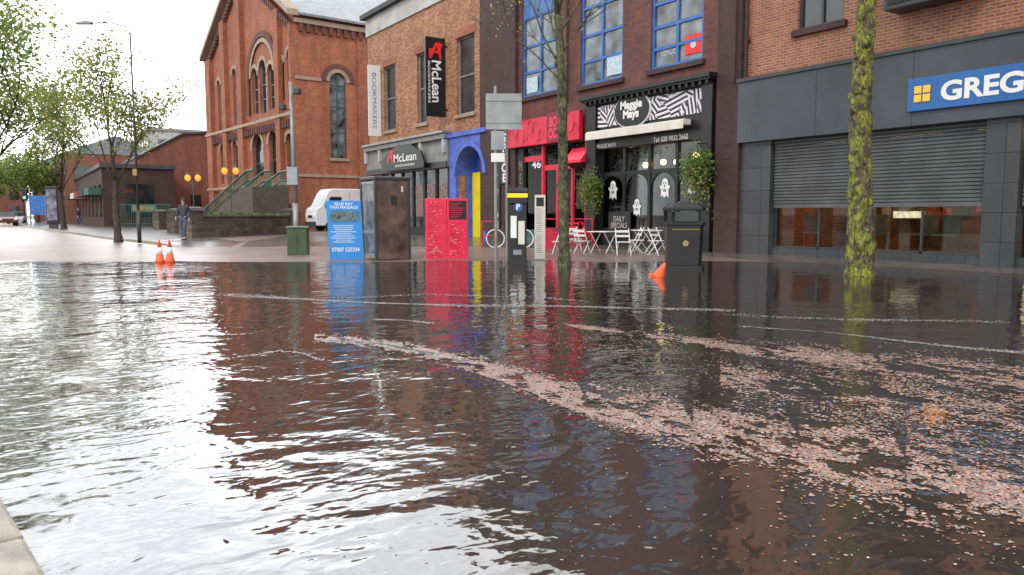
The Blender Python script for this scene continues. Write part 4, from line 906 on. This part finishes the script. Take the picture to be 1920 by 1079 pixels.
for i in range(9):
    wdt=random.uniform(.2,.35); m.box(-.05-wdt,-.05+wdt,-.037,-.032,.93-i*.055,.945-i*.055,'white')
m.obj("small_print",P); text("07507 523334",P,'white',0,.3,.72,.11,-.035,bold=.015)
x,y=gp(838,486,0)
P=T("menu_board","bright red double notice board covered in small print","sign",(x,y,-.03),76)
for s in (-1,1): M().box(-.585 if s<0 else .008,-.008 if s<0 else .585,-.05,.05,.03,1.66,'redboard').obj("panel",P,bevel=.012)
for s in (-.4,.4): M().box(s-.04,s+.04,-.2,.2,-.05,.03,'dark_metal').obj("foot",P)
m=M(); random.seed(12)
for s in (-1,1):
    z=1.6
    while z>.12:
        z-=random.choice([.026,.026,.026,.05])
        if s>0 and 1.02<z<1.62: continue
        xx=s*.3-.23; e=s*.3+random.uniform(-.05,.23)
        while xx<e:
            l=random.uniform(.02,.08); m.box(xx,min(xx+l,e),-.054,-.0505,z,z+.009,'printred' if random.random()<.86 else 'cream'); xx+=l+.014
m.obj("small_print",P)
m=M(); m.box(.06,.54,-.056,-.0505,1.1,1.6,'blackmat'); 
for i in range(7): m.box(.1,.1+random.uniform(.2,.4),-.06,-.0565,1.16+i*.06,1.175+i*.06,'redboard')
m.obj("black_notice",P)
x,y=gp(970,497,0)
P=T("parking_machine","black pay and display parking machine with yellow cap","parking machine",(x,y,-.05),57)
M().box(-.22,.22,-.17,.17,0,1.5,'black').obj("body",P,bevel=.02)
M().prismx([(-.21,1.502),(.2,1.502),(.2,1.80),(.1,1.86),(-.21,1.76)],-.235,.235,'black').obj("head",P,bevel=.02)
M().box(-.24,.24,-.225,-.213,1.65,1.75,'yellow').obj("yellow_band",P); M().box(.236,.244,-.2,.19,1.65,1.75,'yellow').obj("yellow_band",P)
M().prismx([(-.213,1.765),(.1,1.866),(.2,1.81),(.2,1.83),(.1,1.89),(-.22,1.79)],-.24,.24,'black').obj("cap",P)
M().disc(0.02,1.44,.1,.12,-.19,-.172,'blue_sign').obj("badge",P); text("P",P,'white',0.02,1.44,.09,.15,-.195,bold=.03)
M().box(-.16,-.02,-.18,-.172,.7,1.22,'white').obj("instruction_label",P); M().box(.02,.17,-.18,-.172,.55,1.1,'cream').obj("instruction_label",P); M().box(-.1,.1,-.185,-.172,.3,.42,'grey_metal').obj("ticket_slot",P)
x,y=gp(995,490,0); x-=.3;y+=.5
P=T("pull_up_banner","narrow white pull up banner with dark print","sign",(x,y,-.03),60)
M().box(-.14,.14,-.02,.02,.03,1.75,'cream').obj("panel",P); M().box(-.2,.2,-.1,.1,0,.06,'grey_metal').obj("base",P)
m=M(); m.box(-.1,.1,-.026,-.021,1.45,1.68,'blackmat')
for i in range(22): m.box(-.1,.0+.09*random.random(),-.026,-.021,1.38-i*.055,1.393-i*.055,'mid_grey')
m.obj("small_print",P)
x,y=gp(1280,503,0)
P=T("litter_bin","large black litter bin with moulded top and faded notices","litter bin",(x,y,-.05),52)
def chbox(m,hw,ch,z0,z1,k,hw2=None):
    hw2=hw2 or hw
    def ring(h): c=ch*h/hw; return [(-h+c,-h),(h-c,-h),(h,-h+c),(h,h-c),(h-c,h),(-h+c,h),(-h,h-c),(-h,-h+c)]
    a=ring(hw);b=ring(hw2); vs=[(p[0],p[1],z0) for p in a]+[(p[0],p[1],z1) for p in b]
    m.add(vs,[tuple(range(8)),tuple(range(15,7,-1))]+[(i,(i+1)%8,8+(i+1)%8,8+i) for i in range(8)],k)
m=M(); chbox(m,.42,.06,0,.12,'black'); chbox(m,.37,.08,.12,1.02,'black',.40); chbox(m,.43,.08,1.02,1.09,'black'); m.obj("body",P,bevel=.01)
m=M(); chbox(m,.30,.08,1.09,1.32,'blackmat'); 
for a_,b_ in ((-1,-1),(1,-1),(1,1),(-1,1)): m.box(a_*.36-.045,a_*.36+.045,b_*.36-.045,b_*.36+.045,1.09,1.34,'black')
m.obj("aperture",P)
m=M(); chbox(m,.44,.1,1.34,1.41,'black'); chbox(m,.42,.1,1.41,1.50,'black',.30); chbox(m,.16,.04,1.50,1.55,'black',.12); m.obj("lid",P,bevel=.015)
M().box(-.25,.25,-.47,-.442,1.1,1.32,'dark_metal').obj("notice",P)
M().disc(0,.62,.065,.065,-.41,-.396,'gold',20).obj("gold_emblem",P); M().box(-.3,.3,-.412,-.402,.92,.935,'gold').obj("gold_band",P); M().box(.40,.412,-.3,.3,.92,.935,'gold').obj("gold_band",P)
x,y=gp(560,480,.0)
P=T("utility_cabinet","dark green metal utility cabinet beside the camera pole","cabinet",(x,y,-.02),64)
m=M().box(-.29,.29,-.2,.2,.05,.82,'green_metal'); m.obj("body",P,bevel=.012); M().prismx([(-.23,.822),(.23,.822),(.23,.86),(0,.89),(-.23,.86)],-.32,.32,'green_metal').obj("lid",P)
for a_,b_ in ((-.26,-.005),(.005,.26)): d_=M().box(a_,b_,-.212,-.202,.1,.78,'green_metal').obj("door",P,bevel=.004)
M().box(.02,.05,-.225,-.213,.4,.5,'dark_metal').obj("handle",d_); M().box(-.31,.31,-.22,.22,-.1,.05,'kerb').obj("plinth",P)
def cone(name,loc,label,tilt=None):
    o=T(name,label,"traffic cone",loc,20,group="orange and white traffic cones")
    M().lathe([(.17,.03),(.14,.10),(.105,.28)],'orange').obj("cone_body",o,smooth=True); M().lathe([(.105,.28),(.07,.48)],'white').obj("reflective_band",o,smooth=True); M().lathe([(.07,.48),(.03,.68),(.025,.70)],'orange').obj("tip",o,smooth=True); M().box(-.19,.19,-.19,.19,0,.03,'orange').obj("base",o,bevel=.01)
    return o
x,y=gp(300,492,0); c1=cone("traffic_cone",(x,y,-.03),"orange and white traffic cone at the floodwater edge"); c1.scale=(.75,.75,.85)
x,y=gp(319,492,0); dup(c1,(x,y,-.03),50)
x,y=gp(1232,519,0); c2=T("traffic_cone","toppled orange traffic cone half sunk in floodwater","traffic cone",(x,y,-.06))
M().lathe([(.17,.03),(.13,.14),(.06,.36),(.03,.46)],'orange').obj("cone_body",c2,smooth=True); M().box(-.21,.21,-.21,.21,0,.035,'orange').obj("base",c2,bevel=.01)
c2.rotation_euler=(rad(15),rad(22),rad(57)); c2.scale=(.8,.8,.8)
def foldchair(loc,rz,k,label,group):
    r=T("folding_chair",label,"chair",loc,rz,group=group)
    m=M()
    for s in (-.2,.2): m.tube([(s,-.22,0),(s,.2,.85)],.014,k,6); m.tube([(s*.85,.24,0),(s*.85,-.18,.46)],.014,k,6)
    m.tube([(-.2,-.2,.04),(.2,-.2,.04)],.01,k,5); m.tube([(-.17,.22,.06),(.17,.22,.06)],.01,k,5); m.obj("frame",r)
    m=M(); 
    for i in range(5): m.box(-.2,.2,-.2+i*.085,-.135+i*.085,.45,.468,k)
    m.obj("seat",r)
    m=M(); m.box(-.2,.2,.155,.175,.73,.80,k); m.box(-.2,.2,.11,.13,.6,.66,k); m.obj("backrest",r); return r
def table(loc,rz,k,label,group):
    r=T("folding_table",label,"table",loc,rz,group=group)
    m=M(); m.box(-.35,.35,-.35,.35,.71,.735,k); m.obj("table_top",r,bevel=.008)
    m=M()
    for s in (-.28,.28): m.tube([(s,-.3,0),(s,.3,.71)],.014,k,6); m.tube([(s*.9,.3,0),(s*.9,-.3,.71)],.014,k,6)
    m.tube([(-.28,-.28,.03),(.28,-.28,.03)],.01,k,5); m.tube([(-.25,.28,.03),(.25,.28,.03)],.01,k,5); m.obj("trestle_legs",r); return r
gW="white bistro furniture outside the cafe"
def GG(u,v=478): x,y=gp(u,v,.0); return (x,y,max(pz(x,y),-.06))
ch=foldchair(GG(1052),10,'white',"white folding bistro chair standing in shallow floodwater",gW)
for u,v,r_ in ((1090,477,200),(1168,480,60),(1192,478,-30),(1232,480,100),(1075,474,80)): dup(ch,GG(u,v),r_)
tb=table(GG(1130,477),15,'white',"white folding bistro table standing in shallow floodwater",gW); dup(tb,GG(1212,477),-8)
rc=foldchair(GG(1072,466),30,'red',"red folding chair outside the takeaway","red furniture outside the takeaway"); dup(rc,GG(1100,467),150)
x,y,z=GG(1026,476); o=T("red_table","round red table tipped on its edge by the railing","table",(x,y,z),57)
M().disc(0,.5,.26,.32,-.02,.02,'red').obj("table_top",o); m=M(); m.tube([(0,.04,.5),(0,.5,.3)],.02,'red',6); m.tube([(0,.5,0),(0,.5,.6)],.015,'red',6); m.obj("leg",o)
for (u0,u1,v) in ((1012,1110,468),(904,928,470)):
    a_=GG(u0,v); b_=GG(u1,v); L=math.dist(a_[:2],b_[:2]); an=math.degrees(math.atan2(b_[1]-a_[1],b_[0]-a_[0]))
    o=T("red_railing","low red metal railing around the pavement seating","railing",(a_[0],a_[1],a_[2]),an,group="red railings outside the takeaway")
    n=max(1,int(L/1.0))
    for i in range(n+1): M().tube([(L*i/n,0,0),(L*i/n,0,1.0)],.022,'red',6).obj("post",o)
    for zz in (.98,.5): M().tube([(0,0,zz),(L,0,zz)],.018,'red',6).obj("rail",o)
x,y,z=GG(929,468); o=T("bicycle","bicycle with white wheels parked by the red railing","bicycle",(x,y,z),57)
def ringm(cx,r,k,rr=.022):
    m=M(); n=24; pts=[(cx+r*math.cos(2*math.pi*i/n),0,r+rr+r*math.sin(2*math.pi*i/n)) for i in range(n+1)]; m.tube(pts,rr,k,6); 
    for i in range(8): a=math.pi*2*i/8; m.tube([(cx,0,r+rr),(cx+r*math.cos(a),0,r+rr+r*math.sin(a))],.004,'grey_metal',4)
    return m
for cx in (0,1.0): ringm(cx,.31,'white').obj("wheel",o)
m=M(); bb=(.42,0,.3); m.tube([(0,0,.33),bb,(.9,0,.75)],.016,'black',6); m.tube([(0,0,.33),(.33,0,.8),(.88,0,.85)],.016,'black',6); m.tube([bb,(.3,0,.9)],.016,'black',6); m.tube([(1.0,0,.33),(.85,0,.98)],.016,'black',6); m.obj("frame",o)
m=M(); m.tube([(.85,-.25,1.0),(.85,.25,1.0)],.014,'black',6); m.obj("handlebar",o); M().prism([(.18,.9),(.42,.91),(.4,.95),(.2,.96)],-.06,.06,'black').obj("saddle",o)
def basket(u,v,hpx,lab,sd_):
    random.seed(sd_); y=YF-.62; X,Z=fp(u,v,y); o=T("hanging_basket",lab,"plant",(X,y,Z),group="hanging baskets on the cafe front")
    m=M(); m.tube([(0,.6,.75),(0,0,.75),(0,0,.5)],.012,'black',6); m.tube([(0,.5,.45),(0,0,.75)],.01,'black',6); m.obj("bracket",o); m=M(); m.lathe([(.05,-.12),(.2,-.02),(.26,.12)],'wood'); m.obj("basket",o)
    m=M()
    for i in range(2200):
        a=random.uniform(0,6.283); rr=random.gauss(.24,.13); zz=random.gauss(.15,.2)-abs(random.gauss(0,.3))*(1 if i%2 else 0)*(.6+hpx); c=Vector((rr*math.cos(a),rr*math.sin(a)*.8,zz)); s=random.uniform(.025,.06)
        p=Vector((random.gauss(0,1),random.gauss(0,1),random.gauss(0,1))).normalized(); q=p.cross(Vector((random.gauss(0,1),random.gauss(0,1),1))).normalized(); m.add([c+p*s,c+q*s*.6,c-p*s,c-q*s*.6],[(0,1,2,3)],('leaf_g','leaf_d','leaf_g','leaf_y')[i%4])
    m.obj("foliage",o,recalc=False); return o
basket(1107,357,.5,"hanging basket with yellowing trailing plant on black bracket",1); b2=basket(1307,325,.7,"full green hanging basket on the cafe front",2); b2.scale=(1.15,1.15,1.15)
# ------------------------------------------------ van and cars
V=T("parked_van","white high roof van parked in the side street","van",(-47.6,15.8,.16),0)
H=2.66
m=M(); P_=[(0.05,.35),(0,1.05),(.08,1.4),(.4,1.6),(.8,2.4),(1.05,H),(5.1,H),(5.3,H-.12),(5.35,.4),(4.9,.3)]
m.prismx(P_,-1,1,'vanwhite'); m.obj("body",V,bevel=.06)
m=M(); m.add([(-.85,.39,1.63),(.85,.39,1.63),(.8,.74,2.32),(-.8,.74,2.32)],[(0,1,2,3)],'glassd'); m.obj("windscreen",V)
for s in (-1,1): M().prismx([(.65,1.4),(1.7,1.4),(1.7,2.15),(.98,2.15)],s*1.004,s*1.012,'glassd').obj("side_window",V)
for s in (-1,1):
    for yy in (.95,4.2): w_=M().wheelx((s*.92,yy,.33),.33,.22,'rubber').obj("wheel",V); M().wheelx((s*1.04,yy,.33),.19,.02,'grey_metal').obj("rim",w_)
    M().box(s*.62-.2,s*.62+.2,-.03,.02,.85,1.1,'headlight').obj("headlight",V,bevel=.02); M().box(s*1.05,s*1.2,.6,.7,1.45,1.75,'black').obj("mirror",V,bevel=.02)
m=M(); m.box(-.95,.95,-.06,.02,.3,.6,'dark_metal'); m.box(-.4,.4,-.03,.02,.85,1.0,'black'); m.obj("bumper",V,bevel=.02)
for s in (-1,1): m=M(); m.box(s*1.001,s*1.014,1.7,5.0,.95,1.0,'grey_metal'); m.box(s*1.001,s*1.006,2.2,2.22,.5,.94,'dark_metal'); m.box(s*1.001,s*1.006,2.2,2.22,1.01,2.4,'dark_metal'); m.obj("side_trim",V)
def car(loc,rz,k,label):
    o=T("parked_car",label,"car",loc,rz,group="cars at the far end of the street")
    M().prismx([(-2.1,.35),(-2.1,.75),(-1.3,.92),(1.7,.95),(2.1,.85),(2.15,.35)],-.87,.87,k).obj("body",o,bevel=.06); M().prismx([(-1.2,.9),(-.5,1.42),(1.0,1.45),(1.75,.93)],-.74,.74,'glassd').obj("cabin",o,bevel=.04); M().box(-.66,.66,-.45,.95,1.44,1.47,k).obj("roof",o)
    for s in (-1,1):
        for yy in (-1.35,1.35): M().wheelx((s*.8,yy,.32),.32,.2,'rubber').obj("wheel",o)
        M().box(s*.65-.15,s*.65+.15,-2.14,-2.08,.6,.75,'headlight').obj("headlight",o); M().box(s*.7-.12,s*.7+.12,2.14,2.17,.65,.8,'taillight').obj("tail_light",o)
for u,v,k,rz_,lb in ((12,424,'carred',95,"dark red car waiting at the far junction"),(32,420,'carsilver',85,"silver car stopped down the far road"),(3,418,'carblue',90,"dark blue car down the far road")):
    x,y=gp(u,v,.06); car((x,y,.07),rz_,k,lb)
x,y=gp(48,428,.12); o=T("traffic_light","traffic signal post with a lit green light","traffic light",(x-20,y+.4,.1),60)
M().tube([(0,0,0),(0,0,3.6)],.07,'grey_metal',8).obj("post",o); M().box(-.2,.2,-.15,.1,2.6,3.7,'black').obj("signal_head",o,bevel=.03); M().disc(0,2.85,.12,.12,-.18,-.155,'greenlight').obj("green_lamp",o)
# ------------------------------------------------ person
def skinmesh(name,parent,chains,k,sub=2):
    vs=[];es=[];rs=[];idx={}
    for ch_ in chains:
        prev=None
        for p,r in ch_:
            key=(round(p[0],4),round(p[1],4),round(p[2],4))
            if key not in idx: idx[key]=len(vs); vs.append(p); rs.append(r)
            i=idx[key]
            if prev is not None and prev!=i: es.append((prev,i))
            prev=i
    me=bpy.data.meshes.new(name); me.from_pydata(vs,es,[]); ob=bpy.data.objects.new(name,me); C.objects.link(ob); ob.parent=parent; me.materials.append(MT[k])
    md=ob.modifiers.new("skin",'SKIN'); md.use_smooth_shade=True
    for i,r in enumerate(rs):
        sv=me.skin_vertices[0].data[i]; rr=r if hasattr(r,'__len__') else (r,r); sv.radius=rr; sv.use_root=(i==0)
    s=ob.modifiers.new("sub",'SUBSURF'); s.levels=sub; s.render_levels=sub; return ob
x,y=gp(346,452,.12)
Pn=T("person","person in dark jacket and blue jeans walking on pavement","person",(x,y,.14),50)
pel=(0,0,.93); hipL=(.09,0,.88); hipR=(-.09,0,.88); kneeL=(.10,-.16,.50); ankL=(.10,-.18,.09); toeL=(.10,-.33,.04); kneeR=(-.10,.05,.48); ankR=(-.10,.28,.12); toeR=(-.10,.16,.03)
chest=(0,-.01,1.28); neck=(0,0,1.46); shL=(.18,0,1.40); shR=(-.18,0,1.40); elL=(.24,.10,1.14); elR=(-.24,-.04,1.13); wrL=(.22,.02,.90); wrR=(-.22,-.20,.95)
body=[[(pel,.11),((0,0,1.1),(.12,.09)),(chest,(.13,.1)),(neck,.05),((0,-.005,1.52),.05),((0,-.02,1.60),.085),((0,-.015,1.68),.075)],
 [(pel,.11),(hipL,.085),(kneeL,.055),(ankL,.038),(toeL,.03)],[(pel,.11),(hipR,.085),(kneeR,.055),(ankR,.038),(toeR,.03)],
 [(chest,(.13,.1)),(shL,.055),(elL,.042),(wrL,.028)],[(chest,(.13,.1)),(shR,.055),(elR,.042),(wrR,.028)]]
for w_,sx in ((wrL,1),(wrR,-1)):
    palm=(w_[0],w_[1]-.02,w_[2]-.07); body.append([(w_,.028),(palm,.03)])
    for i,(l,o_) in enumerate(((.065,-.028),(.08,-.01),(.075,.01),(.06,.028))):
        body.append([(palm,.03),((palm[0],palm[1]+o_,palm[2]-.04),.009),((palm[0]-sx*.015,palm[1]+o_,palm[2]-.04-l),.008)])
    body.append([(palm,.03),((palm[0]-sx*.01,palm[1]-.045,palm[2]-.005),.010),((palm[0]-sx*.015,palm[1]-.055,palm[2]-.05),.009)])
skinmesh("body",Pn,body,'skin')
skinmesh("jacket",Pn,[[((0,0,.88),(.15,.12)),((0,0,1.1),(.15,.115)),(chest,(.16,.125)),((0,0,1.43),.08)],[(chest,(.16,.125)),(shL,.075),(elL,.06),((wrL[0],wrL[1],wrL[2]+.02),.045)],[(chest,(.16,.125)),(shR,.075),(elR,.06),((wrR[0],wrR[1],wrR[2]+.02),.045)]],'jacket')
skinmesh("trousers",Pn,[[((0,0,.93),.125),(hipL,.105),(kneeL,.075),((ankL[0],ankL[1],.12),.055)],[((0,0,.93),.125),(hipR,.105),(kneeR,.075),((ankR[0],ankR[1],.15),.055)]],'jeans')
for a_,t_ in ((ankL,toeL),(ankR,toeR)): skinmesh("shoe",Pn,[[((a_[0],a_[1]+.05,a_[2]-.04),.045),((t_[0],t_[1]+.04,t_[2]),.045),((t_[0],t_[1]-.02,t_[2]),.035)]],'black')
m=M(); m.ball((0,.012,1.665),.098,'hair',1,1.08,1.05); m.obj("hair",Pn,smooth=True)
for s in (-1,1): M().ball((s*.03,-.10,1.635),.011,'black').obj("eye",Pn)
m=M(); m.ball((0,-.108,1.61),.014,'skin',.8,1,1.4); m.obj("nose",Pn); m=M(); m.ball((0,-.100,1.575),.018,'darkred',1.2,.4,.35); m.obj("mouth",Pn)
x,y=gp(148,424,.16); dup(Pn,(x,y,.14),120,"pedestrian in dark clothes far down the pavement")
# ------------------------------------------------ floating leaves and foam
def V_add(V,Fc,mi,c,s,nk,fl=0):
    a=random.uniform(0,6.283); j=len(V); n=5
    sy=random.uniform(.5,1)
    for i in range(n):
        t=2*math.pi*i/n; px=s*math.cos(t)*random.uniform(.7,1.25); py=s*sy*math.sin(t)*random.uniform(.7,1.25)
        V.append((c.x+px*math.cos(a)-py*math.sin(a),c.y+px*math.sin(a)+py*math.cos(a),.002+random.uniform(0,.002)))
    Fc.append(tuple(range(j,j+n))); mi.append(random.choices(range(nk),weights=[5,3,4,3,.4,3.5,2.5])[0])
def leaves():
    random.seed(77); ks=[]
    cols=[("leaf_litter_pink",(.42,.24,.19)),("leaf_litter_tan",(.32,.22,.16)),("leaf_litter_pale",(.52,.39,.34)),("leaf_litter_brown",(.16,.09,.06)),("leaf_litter_orange",(.50,.20,.05)),("leaf_litter_grey",(.24,.26,.28)),("leaf_litter_rust",(.30,.13,.09))]
    for n_,c in cols: MT[n_]=mat(n_,c,rough=.3,var=.25,scale=9); ks.append(n_)
    paths=[([(590,632,6),(760,652,10),(900,688,16),(1100,752,30),(1300,800,46),(1500,832,60),(1700,875,76),(1980,950,100)],46000,(.005,.0145)),
           ([(1040,606,3),(1200,630,6),(1400,655,14),(1650,682,26),(1980,725,36)],22000,(.006,.016)),
           ([(900,700,3),(1100,775,5),(1300,830,6),(1500,880,8),(1700,925,10),(1960,990,16)],5000,(.005,.012)),
           ([(1350,705,22),(1650,745,34),(1980,800,46)],8500,(.006,.015)),
           ([(1000,612,30),(1400,700,60),(1980,850,130)],4500,(.004,.010))]
    V=[];Fc=[];mi=[];
    for path,cnt,(s0,s1) in paths:
        pts=[]
        for u,v,w in path:
            p=Vector(gp(u,v)); q=Vector(gp(u,v+w)); r=Vector(gp(u,v-w)); pts.append((p,(p-q).length,(r-p).length,(p-q).normalized()))
        seg=[(pts[i+1][0]-pts[i][0]).length*(pts[i][1]+pts[i+1][1]) for i in range(len(pts)-1)]
        for _ in range(cnt):
            i=random.choices(range(len(seg)),weights=[s**.8 for s in seg])[0]; t=random.random(); a=pts[i];b=pts[i+1]
            c=a[0].lerp(b[0],t); g=random.gauss(0,.52)
            wd=(a[1]*(1-t)+b[1]*t) if g<0 else (a[2]*(1-t)+b[2]*t); c=c+a[3]*g*wd
            den=noise.noise(Vector((c.x*1.4,c.y*3.0,3)))+.9*noise.noise(Vector((c.x*5,c.y*9,5)))+.6*noise.noise(Vector((c.x*14,c.y*22,8)))
            if random.random()>.55+den*1.9: continue
            V_add(V,Fc,mi,c,random.uniform(s0,s1),len(ks))
    for _ in range(700):
        u=random.triangular(500,1950,1900); v=random.uniform(560,1060)
        c=Vector(gp(u,v)); V_add(V,Fc,mi,c,random.uniform(.003,.008),len(ks))
    for _ in range(200):
        c=Vector(gp(1752+random.gauss(0,13),778+random.gauss(0,10))); V_add(V,Fc,mi,c,random.uniform(.006,.014),len(ks)); mi[-1]=4
    m=M(); m.m=ks; m.v=V;m.f=Fc;m.mi=mi; global ORG; ORG=Vector((0,0,0)); o=m.obj("floating_leaves",recalc=False); o["kind"]="stuff"; o["label"]="drift of fallen autumn leaves floating on the floodwater"; o["category"]="leaves"
leaves()
MT['foam']=mat("foam",(.50,.48,.46),rough=.5,var=.2,scale=6)
random.seed(5); m=M(); vs=[];fs=[]
for path,cnt,wd in (([(430,552),(560,560),(700,566),(850,572),(1000,575),(1200,578),(1380,582)],4500,.10),([(1400,612),(1520,622),(1700,640),(1940,660)],1500,.035),([(440,672),(520,660),(570,664),(630,676)],260,.03),([(840,672),(930,674)],120,.03),([(700,600),(760,603),(810,610)],300,.06),([(740,695),(735,720),(715,745),(712,770)],70,.008),([(1380,590),(1600,600),(1900,606)],700,.08),([(590,560),(800,553),(1000,560),(1100,566)],700,.08),([(590,640),(720,645),(860,668)],1600,.09)):
    P=[Vector(gp(u,v)) for u,v in path]; sg=[(b-a).length for a,b in zip(P[:-1],P[1:])]
    for _ in range(cnt):
        i=random.choices(range(len(sg)),weights=sg)[0]; c=P[i].lerp(P[i+1],random.random()); g=random.gauss(0,1)
        w_=wd*(.25+1.6*abs(noise.noise(Vector((c.x*.5,c.y*.5,7))))); c=c+Vector((g*w_+.25*noise.noise(Vector((c.x*.6,c.y*.6,1))),random.gauss(0,w_)+.25*noise.noise(Vector((c.x*.6,c.y*.6,9)))))
        s=random.uniform(.004,.012); j=len(vs); a=random.random()*6
        for k in range(5): t=a+2*math.pi*k/5; vs.append((c.x+s*math.cos(t),c.y+s*math.sin(t),.004))
        fs.append(tuple(range(j,j+5)))
ORG=Vector((0,0,0)); m.add(vs,fs,'foam'); o=m.obj("foam",recalc=False); o["kind"]="stuff"; o["label"]="thin white lines of foam drifting on the floodwater"; o["category"]="foam"
